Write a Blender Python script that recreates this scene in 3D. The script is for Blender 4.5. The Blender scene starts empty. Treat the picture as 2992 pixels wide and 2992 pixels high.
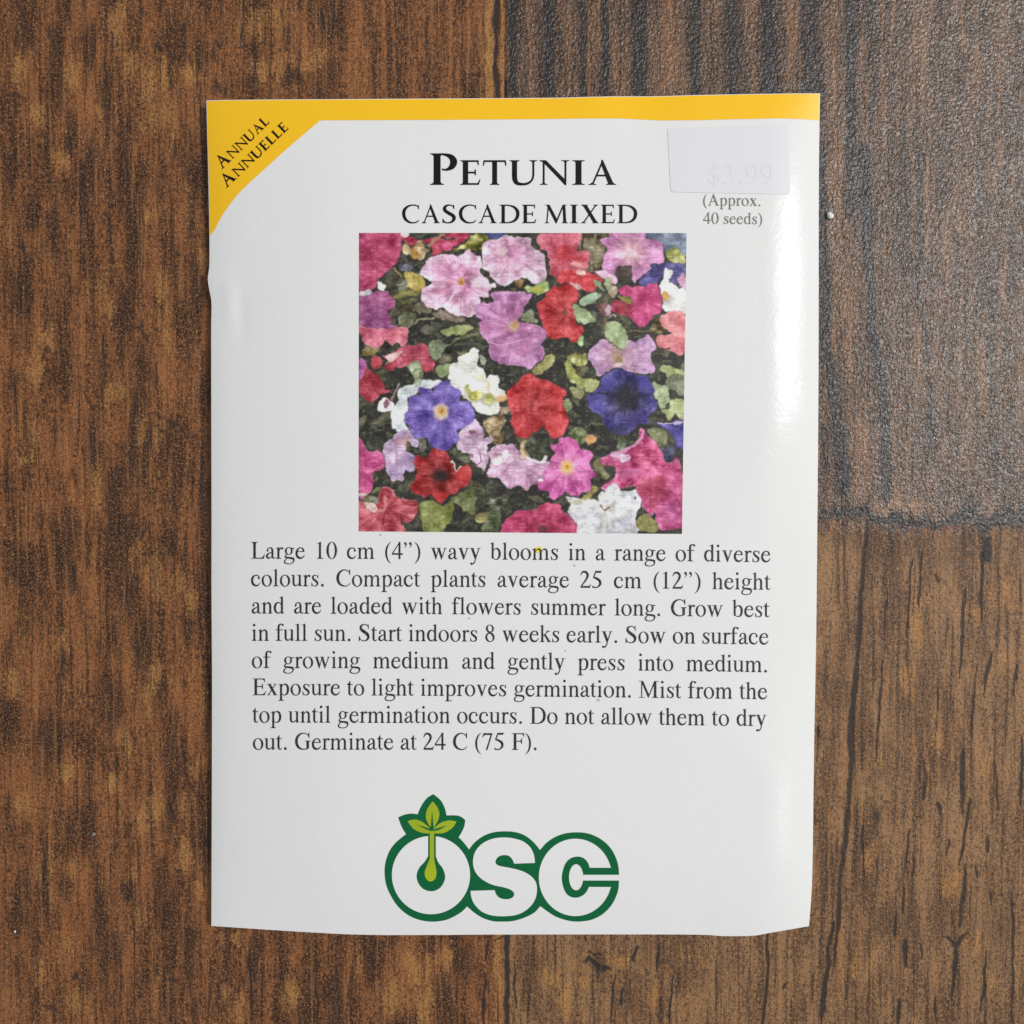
import bpy, math, random
import numpy as np
from mathutils import Vector
from mathutils.geometry import delaunay_2d_cdt

# ------------------------------------------------------------------ camera, light, exposure
MM = 0.001
DIST, TILT, HALF = 128.0, math.radians(1.6), math.radians(28.4)   # millimetres, phone lens seen almost straight down
sc = bpy.context.scene
COL = sc.collection
cam = bpy.data.cameras.new('camera')
cam.sensor_width = 36.0
cam.lens = 18.0 / math.tan(HALF)
cam.clip_start, cam.clip_end = 0.005, 20.0
cam_ob = bpy.data.objects.new('camera', cam)
COL.objects.link(cam_ob)
CAM = np.array([0.0, DIST * math.sin(TILT), DIST * math.cos(TILT)])
cam_ob.location = Vector(CAM * MM)
cam_ob.rotation_euler = (-TILT, 0, 0)
sc.camera = cam_ob

world = bpy.data.worlds.new('World')
sc.world = world
world.use_nodes = True
bg = world.node_tree.nodes['Background']
bg.inputs[0].default_value = (0.90, 0.955, 1.0, 1)
bg.inputs[1].default_value = 0.355

def area_light(name, loc, target, sx, sy, power, color):
    l = bpy.data.lights.new(name, 'AREA')
    l.shape = 'RECTANGLE'; l.size = sx; l.size_y = sy
    l.energy = power; l.color = color
    o = bpy.data.objects.new(name, l); COL.objects.link(o)
    o.location = loc
    o.rotation_euler = (Vector(target) - Vector(loc)).to_track_quat('-Z', 'Y').to_euler()
    return o
area_light('window_light', (0.48, 0.16, 0.62), (0, 0, 0), 0.15, 0.20, 4.5, (1.0, 0.975, 0.94))
area_light('lower_strip_fill', (0.48, -0.27, 0.62), (0, 0, 0), 0.10, 0.14, 0.4, (1.0, 0.98, 0.95))  # added fill lamp, makes the highlight strip on the packet's lower right edge

vs = sc.view_settings
vs.view_transform = 'Standard'; vs.look = 'None'; vs.exposure = 0.0; vs.gamma = 1.0
vs.use_curve_mapping = False
sc.cycles.use_denoising = False

# ------------------------------------------------------------------ helpers
def lin(r, g, b, k=1.0):
    f = lambda c: (c / 12.92 if c <= 0.04045 else ((c + 0.055) / 1.055) ** 2.4)
    return tuple(f(c / 255.0) * k for c in (r, g, b))

def smooth(x):
    x = np.clip(x, 0, 1)
    return x * x * (3 - 2 * x)

def catmull(pts, n=8, closed=False):
    """Catmull-Rom through pts (any dimension)."""
    P = np.array(pts, float)
    m = len(P)
    out = []
    for i in range(m if closed else m - 1):
        if closed:
            p0, p1, p2, p3 = P[(i - 1) % m], P[i], P[(i + 1) % m], P[(i + 2) % m]
        else:
            p1, p2 = P[i], P[i + 1]
            p0 = P[i - 1] if i > 0 else 2 * p1 - p2
            p3 = P[i + 2] if i + 2 < m else 2 * p2 - p1
        for k in range(n):
            t = k / n
            out.append(0.5 * (2 * p1 + (p2 - p0) * t + (2 * p0 - 5 * p1 + 4 * p2 - p3) * t * t
                              + (3 * p1 - p0 - 3 * p2 + p3) * t ** 3))
    if not closed:
        out.append(P[-1])
    return np.array(out)

def value_noise(xx, yy, seed):
    """smooth value noise, unit lattice, on arrays of coordinates"""
    r = np.random.RandomState(seed)
    tab = r.rand(256, 256)
    xi = np.floor(xx).astype(int); yi = np.floor(yy).astype(int)
    fx = smooth(xx - xi); fy = smooth(yy - yi)
    a = tab[yi & 255, xi & 255]; b = tab[yi & 255, (xi + 1) & 255]
    c = tab[(yi + 1) & 255, xi & 255]; d = tab[(yi + 1) & 255, (xi + 1) & 255]
    return (a * (1 - fx) + b * fx) * (1 - fy) + (c * (1 - fx) + d * fx) * fy

def ray_point(px, py, z):
    """point at height z (mm) seen at photograph pixel px, py: used once, to measure the layout of the print"""
    t = math.tan(HALF)
    x = (np.asarray(px, float) - 1496) / 1496 * t
    y = -(np.asarray(py, float) - 1496) / 1496 * t
    dx = x
    dy = y * math.cos(TILT) - math.sin(TILT)
    dz = -y * math.sin(TILT) - math.cos(TILT)
    k = (z - CAM[2]) / dz
    return np.stack([CAM[0] + k * dx, CAM[1] + k * dy, np.broadcast_to(z, np.shape(k)) + 0 * k], -1)

def mesh_object(name, verts, faces, mat, parent=None, shade_smooth=True):
    me = bpy.data.meshes.new(name)
    me.from_pydata([tuple(v) for v in verts], [], [tuple(int(i) for i in f) for f in faces])
    me.update()
    if shade_smooth:
        me.polygons.foreach_set('use_smooth', [True] * len(me.polygons))
    o = bpy.data.objects.new(name, me)
    COL.objects.link(o)
    if mat: me.materials.append(mat)
    if parent: o.parent = parent
    return o

def grid_object(name, P, mat, parent=None):
    """P: (ny, nx, 3) array in metres, first row at the top of the photograph"""
    ny, nx = P.shape[:2]
    me = bpy.data.meshes.new(name)
    n = ny * nx
    me.vertices.add(n)
    me.vertices.foreach_set('co', P.reshape(-1).astype(np.float32))
    idx = np.arange(n).reshape(ny, nx)
    q = np.stack([idx[1:, :-1], idx[1:, 1:], idx[:-1, 1:], idx[:-1, :-1]], -1).reshape(-1, 4)
    me.loops.add(q.size)
    me.loops.foreach_set('vertex_index', q.reshape(-1).astype(np.int32))
    me.polygons.add(len(q))
    me.polygons.foreach_set('loop_start', (np.arange(len(q)) * 4).astype(np.int32))
    me.update(calc_edges=True)
    me.polygons.foreach_set('use_smooth', np.ones(len(q), bool))
    o = bpy.data.objects.new(name, me)
    COL.objects.link(o)
    me.materials.append(mat)
    if parent: o.parent = parent
    return o

def color_attribute(o, name, rgba):
    a = o.data.attributes.new(name, 'FLOAT_COLOR', 'POINT')
    a.data.foreach_set('color', rgba.reshape(-1).astype(np.float32))

class NT:
    """tiny node-tree builder"""
    def __init__(self, name):
        self.m = bpy.data.materials.new(name); self.m.use_nodes = True
        self.t = self.m.node_tree; self.n = self.t.nodes
        self.b = self.n['Principled BSDF']
    def node(self, typ, ins=None, **props):
        n = self.n.new(typ)
        for k, v in props.items(): setattr(n, k, v)
        for k, v in (ins or {}).items(): self.put(n.inputs[k], v)
        return n
    def put(self, sock, v):
        if isinstance(v, bpy.types.NodeSocket): self.t.links.new(v, sock)
        elif isinstance(v, bpy.types.Node): self.t.links.new(v.outputs[0], sock)
        else: sock.default_value = v
    def math(self, op, a, b=0.5, clamp=False):
        n = self.node('ShaderNodeMath', {0: a, 1: b}, operation=op); n.use_clamp = clamp
        return n.outputs[0]
    def mix(self, fac, a, b, blend='MIX'):
        n = self.n.new('ShaderNodeMix'); n.data_type = 'RGBA'; n.blend_type = blend
        self.put(n.inputs[0], fac)
        for s, v in ((n.inputs[6], a), (n.inputs[7], b)):
            if isinstance(v, tuple) and len(v) == 3: v = v + (1,)
            self.put(s, v)
        return n.outputs[2]
    def ramp(self, fac, lo, hi):
        n = self.node('ShaderNodeMapRange', {0: fac, 1: lo, 2: hi, 3: 0.0, 4: 1.0}, interpolation_type='SMOOTHSTEP')
        return n.outputs[0]
    def noise(self, vec, scale, detail=2.0, rough=0.5, dist=0.0):
        n = self.node('ShaderNodeTexNoise', {'Vector': vec, 'Scale': scale, 'Detail': detail, 'Roughness': rough, 'Distortion': dist})
        return n.outputs['Fac']
    def scaled(self, v):
        tc = self.node('ShaderNodeTexCoord')
        mp = self.node('ShaderNodeMapping', {'Vector': tc.outputs['Object'], 'Scale': v})
        return mp.outputs[0]
    def set(self, **kw):
        for k, v in kw.items(): self.put(self.b.inputs[k.replace('_', ' ')], v)
        return self.m

def tag(o, label=None, cat=None, group=None, kind=None):
    if label: o['label'] = label
    if cat: o['category'] = cat
    if group: o['group'] = group
    if kind: o['kind'] = kind
    return o
# ------------------------------------------------------------------ the table: a wood-print plank sheet with embossed texture
STEP = 3.7
axis = np.concatenate([[-14000, -8000, -4000, -2000, -1000], np.arange(-460, 3460, STEP), [4000, 5000, 7000, 11000, 17000]])
GX, GY = np.meshgrid(axis, axis)
# photograph pixels -> millimetres on the table, 21.1 px to the millimetre, extended outwards without perspective
Pc = ray_point(np.clip(GX, -460, 3460), np.clip(GY, -460, 3460), 0.0)
Pc[..., 0] += (GX - np.clip(GX, -460, 3460)) / 21.1
Pc[..., 1] -= (GY - np.clip(GY, -460, 3460)) / 21.1
WX = GX + 9 * (value_noise(GX / 26, GY / 60, 11) - 0.5) + 5 * (value_noise(GX / 9, GY / 22, 12) - 0.5)
WY = GY + 40 * (value_noise(GX / 14, GY / 60, 13) - 0.5)
crack = np.zeros_like(GX); ochre = np.zeros_like(GX); band = np.zeros_like(GX); brown = np.zeros_like(GX)

def region(x0, x1, y0, y1):
    i0, i1 = np.searchsorted(axis, [x0, x1]); j0, j1 = np.searchsorted(axis, [y0, y1])
    return slice(j0, j1), slice(i0, i1)
def line(ch, pts, w, s=1.0, taper=True, fine=True):
    """soft line of width w through pts (photograph pixels)"""
    P = catmull(pts, 6) if len(pts) > 2 else np.array(pts, float)
    m = w * 2 + 30
    sl = region(P[:, 0].min() - m, P[:, 0].max() + m, P[:, 1].min() - m, P[:, 1].max() + m)
    X, Y = (WX[sl], WY[sl]) if fine else (GX[sl], GY[sl])
    if X.size == 0: return
    best = np.full(X.shape, 1e9)
    n = len(P) - 1
    for k in range(n):
        a, b = P[k], P[k + 1]; d = b - a; l2 = max(d @ d, 1e-6)
        t = np.clip(((X - a[0]) * d[0] + (Y - a[1]) * d[1]) / l2, 0, 1)
        r = np.hypot(X - a[0] - t * d[0], Y - a[1] - t * d[1])
        if taper:
            u = (k + t) / n
            r = r / np.maximum(0.35 + 0.65 * np.sin(math.pi * np.clip(u, 0.02, 0.98)) ** 0.5, 0.2)
        best = np.minimum(best, r)
    v = s * smooth(1.25 - best / (w * 0.5 + 2.0))
    ch[sl] = np.maximum(ch[sl], v)
def blob(ch, x, y, rx, ry, s=1.0):
    sl = region(x - 1.6 * rx - 30, x + 1.6 * rx + 30, y - 1.6 * ry - 60, y + 1.6 * ry + 60)
    X, Y = WX[sl], WY[sl]
    if X.size == 0: return
    r = np.hypot((X - x) / rx, (Y - y) / ry) + 0.55 * (value_noise(GX[sl] / 22, GY[sl] / 55, int(x + y) & 255) - 0.5)
    v = s * smooth((1.5 - r) / 1.2)
    ch[sl] = np.maximum(ch[sl], v)

def at(ox, oy, k):
    return lambda pts: [(ox + x * k, oy + y * k) for x, y in pts]
# -- lower right plank: long black checks
A, k = at(2200, 1500, .772), .772
for pts, w in (([(430, 45), (410, 320), (395, 560), (375, 780), (365, 1000), (355, 1200), (330, 1380), (320, 1600), (308, 1730)], 24),
               ([(485, 570), (465, 950)], 12), ([(600, 160), (578, 450)], 8), ([(635, 150), (630, 380)], 6), ([(800, 280), (780, 620)], 13), ([(870, 140), (860, 420)], 12),
               ([(850, 560), (822, 830)], 14), ([(905, 520), (875, 690)], 14), ([(1020, 860), (1015, 1120)], 16), ([(800, 890), (790, 1150)], 18), ([(820, 1070), (785, 1320)], 14),
               ([(912, 950), (915, 1040), (926, 1120)], 14), ([(652, 930), (648, 1090)], 15), ([(700, 1080), (716, 1150)], 14), ([(805, 1340), (785, 1580)], 16), ([(735, 1600), (775, 1620), (812, 1590)], 26),
               ([(775, 1620), (765, 1720), (748, 1860)], 15), ([(575, 1420), (568, 1520)], 14), ([(578, 1600), (578, 1720)], 22), ([(557, 1830), (540, 1940)], 16), ([(415, 1180), (420, 1370)], 9),
               ([(290, 1580), (272, 1820), (250, 1950)], 22), ([(305, 1540), (290, 1640)], 10), ([(60, 1590), (45, 1850), (40, 1950)], 14), ([(885, 1640), (865, 1900)], 10), ([(975, 1430), (985, 1640), (980, 1940)], 11),
               ([(695, 1840), (690, 1940)], 10), ([(887, 1210), (885, 1275)], 12), ([(590, 1190), (580, 1330)], 8), ([(605, 1300), (608, 1370)], 7), ([(130, 1752), (112, 1775)], 12), ([(245, 790), (240, 830)], 14),
               ([(690, 230), (705, 265)], 16), ([(845, 1330), (850, 1390)], 12), ([(740, 1250), (735, 1300)], 7), ([(1005, 560), (985, 690)], 9), ([(700, 640), (698, 740)], 8), ([(505, 290), (498, 520)], 5),
               ([(895, 1420), (900, 1500)], 10), ([(640, 1640), (640, 1700)], 6), ([(545, 1500), (535, 1640)], 8)):
    line(crack, A(pts), w * k)
for x, y, rx, ry in ((615, 450, 46, 70), (830, 380, 34, 45), (945, 320, 60, 70), (830, 1640, 46, 55), (590, 640, 45, 70), (662, 1000, 24, 70), (480, 940, 28, 45), (440, 1290, 34, 70), (720, 860, 46, 60), (640, 330, 40, 50), (900, 980, 40, 80), (750, 1400, 60, 80), (400, 1700, 60, 60), (960, 560, 30, 60)):
    blob(ochre, 2200 + x * k, 1500 + y * k, rx * k, ry * k, 0.75)
blob(crack, 2200 + 470 * k, 1500 + 1140 * k, 18, 26, 0.7); blob(brown, 2200 + 445 * k, 1500 + 1190 * k, 30, 45, 0.8)
blob(brown, 2600, 1590, 130, 50, 0.9); blob(brown, 2830, 1600, 90, 60, 0.8); blob(brown, 2450, 1960, 60, 120, 0.5); blob(brown, 2640, 2060, 60, 110, 0.6); blob(brown, 2620, 2700, 120, 90, 0.6); blob(brown, 2900, 2750, 80, 150, .5)
# -- end joint across the right side
line(band, [(2380, 1503), (2500, 1500), (2600, 1515), (2720, 1530), (2800, 1520)], 52, 0.75)
line(crack, [(2500, 1505), (2540, 1515), (2640, 1525), (2700, 1535)], 26, 0.75)
line(crack, [(2790, 1515), (2815, 1490), (2840, 1445)], 26, 0.8); line(band, [(2800, 1520), (2850, 1480)], 50, 0.9)
line(band, [(2870, 1530), (2930, 1515), (3000, 1510), (3460, 1520)], 70, 0.75, False); line(crack, [(2890, 1520), (2960, 1500), (3060, 1505)], 34, 0.6)
line(band, [(2885, 1560), (2884, 1640)], 30, 0.9)
# -- lower middle
A, k = at(900, 2500, .5694), .5694
for pts, w in (([(1018, -4000), (1018, 1400)], 31), ([(1064, 520), (1066, 780)], 10), ([(905, 590), (900, 870)], 20), ([(1580, 620), (1560, 740), (1545, 900)], 14), ([(1872, 610), (1850, 900)], 12), ([(1800, 440), (1795, 600)], 14),
               ([(1660, 520), (1690, 480)], 18), ([(1420, 530), (1480, 590), (1540, 600)], 44), ([(1440, 510), (1500, 505)], 22), ([(1730, 560), (1740, 600)], 10), ([(1420, 410), (1425, 440)], 20), ([(960, 420), (1000, 420)], 8), ([(40, 560), (42, 870)], 8), ([(910, 440), (912, 520)], 12), ([(1610, 640), (1600, 760)], 8)):
    line(crack, A(pts), w * k, 1.0, taper=(w != 31))
line(ochre, A([(978, -200), (978, 1400)]), 44 * k, 0.8, False); line(ochre, A([(1047, -200), (1047, 1400)]), 18 * k, 0.5, False)
for x, y, rx, ry in ((570, 560, 100, 90), (430, 720, 70, 110), (715, 520, 45, 70), (1380, 540, 36, 50), (1600, 560, 60, 40), (1400, 650, 40, 30), (250, 580, 40, 80), (600, 760, 50, 120), (1250, 640, 50, 60), (1780, 700, 40, 80), (1330, 760, 40, 90)):
    blob(ochre, 900 + x * k, 2500 + y * k, rx * k, ry * k, 0.8)
for x, y, rx, ry in ((330, 600, 40, 140), (480, 850, 90, 40), (690, 720, 50, 100), (800, 560, 60, 140), (1480, 560, 90, 60), (1180, 560, 60, 50), (1680, 760, 60, 90), (110, 700, 50, 130), (460, 440, 60, 40)):
    blob(brown, 900 + x * k, 2500 + y * k, rx * k, ry * k, 0.8)
# -- joint at the top, left of the grey plank
for x, w, s in ((1444, 17, 1.0), (1411, 7, 0.6)): line(crack, [(x, -460), (x + 6, 300), (x + 14, 1400)], w, s, False)
line(ochre, [(1424, -460), (1432, 320)], 26, 1.0, False); line(ochre, [(1463, -460), (1470, 320)], 18, 1.0, False)
# -- left, upper
A, k = at(0, 0, .5176), .5176
for pts, w in (([(588, 340), (600, 600), (605, 760)], 18), ([(988, 770), (996, 890)], 16), ([(600, 760), (600, 850)], 6), ([(1200, 250), (1230, 260), (1260, 235)], 30), ([(1270, 250), (1400, 290), (1500, 245)], 8), ([(1440, 370), (1446, 450)], 14),
               ([(580, 1200), (630, 1260)], 24), ([(918, 1350), (925, 1410)], 16), ([(985, 1430), (1020, 1455)], 12), ([(118, 1370), (128, 1430)], 18), ([(540, 1490), (556, 1495)], 18), ([(755, 1850), (800, 1860), (830, 1910)], 34), ([(470, 700), (478, 1280)], 7),
               ([(480, -100), (482, 640)], 7), ([(800, 950), (802, 1850)], 7), ([(640, 200), (638, 300)], 12), ([(270, 160), (272, 250)], 26), ([(1120, 480), (1140, 800)], 8), ([(20, 860), (80, 880)], 22), ([(1370, -50), (1365, 280)], 9), ([(1810, 60), (1820, 180)], 18), ([(1870, 100), (1870, 210)], 16), ([(1590, 40), (1595, 240)], 8), ([(250, 720), (252, 830)], 10), ([(1690, 290), (1700, 330)], 16), ([(880, 270), (930, 320)], 22), ([(1070, 300), (1085, 360)], 26), ([(715, 700), (720, 1100)], 5), ([(110, 1600), (112, 1720)], 8), ([(280, 1700), (284, 1932)], 8)):
    line(crack, A(pts), w * k, 0.85)
for x, y, rx, ry in ((650, 120, 70, 190), (870, 470, 120, 170), (1430, 130, 120, 120), (1560, 110, 90, 120), (900, 650, 130, 110), (1060, 420, 60, 70), (910, 1590, 50, 120), (950, 1750, 40, 80), (110, 420, 60, 120), (10, 740, 30, 30), (400, 420, 60, 120), (390, 745, 40, 30), (1500, 380, 120, 70), (760, 360, 60, 120), (1750, 330, 90, 80), (350, 900, 60, 90), (200, 640, 60, 80), (850, 1230, 50, 60), (560, 620, 40, 60)):
    blob(ochre, x * k, y * k, rx * k, ry * k, 0.75)
for x, y, rx, ry in ((970, 450, 32, 90), (1180, 320, 60, 50), (1220, 500, 70, 60), (700, 740, 60, 30), (500, 250, 60, 160), (1000, 200, 90, 200), (1650, 440, 160, 60), (60, 960, 60, 160), (700, 1750, 60, 200), (760, 1350, 60, 300), (1080, 1100, 50, 400), (1110, 1600, 40, 300), (480, 1000, 70, 260), (170, 1180, 60, 140), (300, 1300, 60, 120), (600, 560, 50, 200), (1850, 120, 60, 140), (130, 200, 60, 200), (330, 250, 40, 160)):
    blob(brown, x * k, y * k, rx * k, ry * k, 0.8)
# -- left, middle
A, k = at(0, 900, .5694), .5694
for pts, w in (([(190, 190), (240, 225), (285, 242)], 24), ([(715, 75), (735, 115)], 26), ([(885, 240), (960, 275), (1035, 335)], 11), ([(770, 528), (830, 565), (900, 595), (960, 640), (1010, 680), (1032, 770), (1034, 880)], 22), ([(692, 430), (684, 570)], 13), ([(770, 540), (780, 730)], 11),
               ([(458, 590), (465, 810)], 13), ([(436, 430), (470, 500), (530, 505)], 16), ([(530, 130), (530, 500)], 10), ([(570, 660), (645, 722)], 9), ([(800, 290), (798, 410)], 16), ([(630, 1050), (665, 1070)], 26), ([(605, 1085), (612, 1230)], 17), ([(720, 1185), (740, 1150), (770, 1140)], 22),
               ([(790, 870), (840, 850)], 22), ([(892, 920), (900, 1160)], 11), ([(842, 1008), (850, 1016)], 20), ([(370, 1320), (390, 1450)], 24), ([(190, 1410), (210, 1465)], 18), ([(290, 1250), (340, 1280)], 20), ([(1003, 1462), (1010, 1468)], 14), ([(650, 1320), (655, 1610)], 12), ([(25, 540), (60, 545)], 18), ([(775, 1590), (800, 1605)], 16), ([(1035, 900), (1040, 1200)], 10), ([(420, 380), (440, 470)], 10), ([(70, 360), (72, 480)], 10), ([(310, 1600), (318, 1900)], 10), ([(540, 1400), (545, 1700)], 8), ([(710, 1600), (705, 1900)], 9), ([(60, 1080), (80, 1120)], 12), ([(120, 1800), (125, 1830)], 12), ([(660, 720), (665, 960)], 7), ([(885, 690), (890, 900)], 6)):
    line(crack, A(pts), w * k, 0.8)
for x, y, rx, ry in ((780, 1360, 90, 150), (930, 1400, 50, 90), (850, 120, 45, 120), (812, 650, 36, 130), (115, 770, 60, 60), (965, 1012, 60, 18), (985, 1500, 34, 60), (440, 1370, 44, 14), (250, 160, 60, 90), (590, 430, 60, 60), (720, 620, 40, 120), (820, 820, 14, 14), (700, 1230, 40, 80), (500, 900, 40, 120), (370, 980, 30, 60), (180, 330, 60, 60), (800, 1900, 60, 90), (150, 650, 80, 90), (340, 1700, 60, 90)):
    blob(ochre, x * k, 900 + y * k, rx * k, ry * k, 0.65)
for x, y, rx, ry in ((600, 1000, 90, 220), (650, 1430, 70, 250), (1050, 400, 40, 200), (1050, 1000, 40, 300), (1045, 1500, 40, 300), (640, 60, 70, 80), (720, 250, 60, 200), (480, 700, 60, 200), (880, 1220, 40, 60), (350, 1350, 60, 120), (560, 1700, 70, 160), (740, 1700, 60, 200), (260, 1100, 90, 90), (80, 1350, 80, 120), (330, 1150, 70, 200)):
    blob(brown, x * k, 900 + y * k, rx * k, ry * k, 0.75)
# -- left, lower
A, k = at(0, 1900, .5653), .5653
for pts, w in (([(670, 405), (710, 470)], 18), ([(555, 590), (590, 650)], 28), ([(875, 820), (905, 880)], 26), ([(640, 890), (680, 915)], 24), ([(1068, 1000), (1082, 1035)], 34), ([(655, 580), (680, 565)], 8), ([(715, 50), (712, 130)], 14), ([(585, 900), (585, 1060)], 8), ([(830, 760), (835, 900)], 10), ([(350, 880), (355, 980)], 10),
               ([(245, 960), (245, 1060)], 10), ([(390, 1385), (402, 1395)], 14), ([(430, 700), (432, 860)], 7), ([(210, 1800), (250, 1850), (300, 1890)], 24), ([(370, 1680), (430, 1720)], 22), ([(870, 1720), (930, 1690)], 18), ([(1130, 1720), (1140, 1800)], 10), ([(1290, 1560), (1300, 1932)], 16), ([(310, 60), (312, 300)], 10), ([(330, 440), (380, 445)], 16), ([(1055, 900), (1060, 1250)], 12), ([(950, 120), (955, 180)], 12), ([(490, 355), (510, 370)], 22), ([(735, 1600), (740, 1760)], 8), ([(10, 1630), (30, 1640)], 18), ([(620, 1500), (625, 1932)], 7), ([(200, 1100), (260, 1300)], 9), ([(1740, 1480), (1742, 1932)], 8), ([(180, 1420), (220, 1550)], 10)):
    line(crack, A(pts), w * k, 0.8)
for x, y, rx, ry in ((650, 480, 40, 80), (790, 820, 60, 90), (980, 800, 60, 120), (960, 1050, 50, 110), (430, 1800, 80, 110), (1168, 1790, 26, 70), (1240, 1840, 32, 90), (765, 270, 44, 90), (740, 900, 60, 60), (730, 1350, 40, 100), (690, 1180, 50, 60), (130, 800, 60, 80), (340, 620, 60, 60), (1030, 1260, 30, 50), (60, 150, 50, 90), (1500, 1800, 60, 120), (1020, 620, 40, 60), (590, 700, 40, 60), (380, 1120, 50, 60), (1200, 1480, 60, 50), (200, 1650, 50, 80)):
    blob(ochre, x * k, 1900 + y * k, rx * k, ry * k, 0.75)
for x, y, rx, ry in ((520, 1400, 70, 260), (870, 1790, 60, 110), (230, 1200, 50, 160), (820, 1650, 60, 50), (1320, 1600, 50, 160), (580, 250, 70, 200), (880, 600, 60, 160), (250, 450, 90, 180), (1060, 250, 30, 300), (1065, 900, 30, 300), (460, 900, 60, 200), (880, 1350, 60, 120), (650, 1250, 50, 60), (100, 1350, 60, 200), (840, 200, 50, 100), (1000, 1480, 60, 80), (60, 350, 60, 150), (840, 1180, 50, 120), (340, 1250, 40, 120)):
    blob(brown, x * k, 1900 + y * k, rx * k, ry * k, 0.75)
# -- upper right plank: dark weathered stripes between brown ones
def stripe(ch, x0, x1, y0, y1, s, lean=0.0):
    xc = (x0 + x1) / 2; n = max(3, int((y1 - y0) / 120))
    pts = [(xc + lean * (y - y0), y) for y in np.linspace(y0, y1, n)]
    line(ch, pts, (x1 - x0) * 0.9, s, False)
for a, b, s in ((95, 140, .9), (222, 268, 1), (345, 384, .75), (428, 462, 1), (528, 602, 1), (728, 800, .8), (858, 935, .75), (985, 1075, .95), (1128, 1208, .9), (1288, 1340, 1), (1370, 1420, .5), (1480, 1520, .5), (1600, 1680, .55), (1760, 1800, .6), (1880, 1932, .65)):
    stripe(band, 1400 + a * .824, 1400 + b * .824, -460, 620, s, 0.004)
for a, b, s in ((160, 215, .5), (285, 340, .6), (392, 418, .5), (470, 522, .8), (612, 722, .9), (800, 850, .35), (940, 978, .8), (1080, 1122, .8), (1214, 1278, .7)):
    stripe(ochre, 1400 + a * .824, 1400 + b * .824, -460, 560, s * 0.7, 0.004)
A, k = at(2200, 500, .6212), .6212
for pts, w, s in (([(322, -100), (330, 400), (345, 800), (385, 1100), (420, 1500)], 62, 1), ([(520, -100), (550, 420), (565, 800), (620, 1100), (635, 1520)], 64, .9), ([(790, -100), (775, 500), (810, 760), (835, 1200), (850, 1400)], 44, .75), ([(1060, 100), (1110, 700), (1130, 1300), (1140, 1500)], 60, .6), ([(690, 200), (720, 500), (730, 900)], 50, .35), ([(950, 300), (1000, 700), (990, 1000)], 60, .4), ([(1220, -100), (1230, 600), (1210, 1500)], 50, .5), ([(430, 1250), (440, 1500)], 60, .7), ([(330, 1200), (345, 1400)], 50, .5)):
    line(band, A(pts), w * k, s, False)
for pts, w, s in (([(395, -50), (420, 400), (440, 700), (470, 1050), (510, 1350), (520, 1560)], 84, .8), ([(650, 0), (660, 500), (700, 900)], 60, .2), ([(340, 1140), (350, 1180)], 40, .6)):
    line(ochre, A(pts), w * k, s * 0.8, False)
for x, y, rx, ry, s in ((680, 1580, 150, 44, 1.0), (1230, 660, 24, 24, .8), (1010, 870, 50, 20, .8), (700, 1000, 40, 50, .4), (660, 1200, 14, 14, .9), (555, 1100, 20, 20, .7), (1040, 1510, 24, 50, .9), (380, 1650, 40, 40, .8), (1110, 1580, 60, 60, .5)):
    blob(ochre, 2200 + x * k, 500 + y * k, rx * k, ry * k, s)
rng = random.Random(9)
for i in range(80):
    x, y = rng.uniform(1480, 3460), rng.uniform(-460, 1450)
    l = rng.uniform(60, 420)
    if y + l > 1530: continue
    line(band if rng.random() < .6 else ochre, [(x, y), (x + rng.uniform(-8, 12), y + l / 2), (x + rng.uniform(-12, 20), y + l)], rng.uniform(8, 60), rng.uniform(.25, .75))
for i in range(90):
    x, y = rng.uniform(-460, 3460), rng.uniform(-460, 3460)
    if x > 1440 and y < 1560: continue
    blob(brown, x, y, rng.uniform(14, 46), rng.uniform(70, 260), rng.uniform(.5, .9))
fade = smooth((GX - 2480) / 260) * (1 - smooth((GY - 1440) / 40))
band *= 1 - 0.3 * fade; ochre *= 1 - 0.35 * fade
# -- plain random grain so that no part of the sheet is empty
rng = random.Random(4)
for i in range(520):
    x, y = rng.uniform(-460, 3460), rng.uniform(-460, 3460)
    if x > 1475 and y < 1540: continue
    l = rng.uniform(15, 120) * (1.5 if rng.random() < .2 else 1)
    line(crack, [(x, y), (x + rng.uniform(-4, 4), y + l)], rng.uniform(2.5, 7), rng.uniform(.25, .6))
for i in range(300):
    x, y = rng.uniform(-460, 3460), rng.uniform(-460, 3460)
    if x > 1475 and y < 1540: continue
    blob(ochre if rng.random() < .5 else brown, x, y, rng.uniform(12, 40), rng.uniform(20, 90), rng.uniform(.25, .6))
for i in range(70):
    x = rng.choice([rng.uniform(-460, -60), rng.uniform(3040, 3460)]); y = rng.uniform(-460, 3460)
    if x > 1475 and y < 1540: line(band, [(x, y), (x + 6, y + 300)], rng.uniform(14, 40), .8)
    else: line(crack, [(x, y), (x - 10, y + rng.uniform(80, 300))], rng.uniform(6, 14), .9)
plank = smooth((GX - 1474) / 6) * (1 - smooth((WY - 1500) / 90))            # the grey, embossed plank
light = smooth((GX - 1467) / 6) * smooth((WY - 1500) / 90)                  # the paler plank below it

sheen_weight = 0.45 + 0.55 * smooth((GX - 2150 + 500 * (value_noise(GX / 300, GY / 500, 77) - .5)) / 600)   # sheen put into the gloss: embossed plank dulled towards the left

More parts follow.
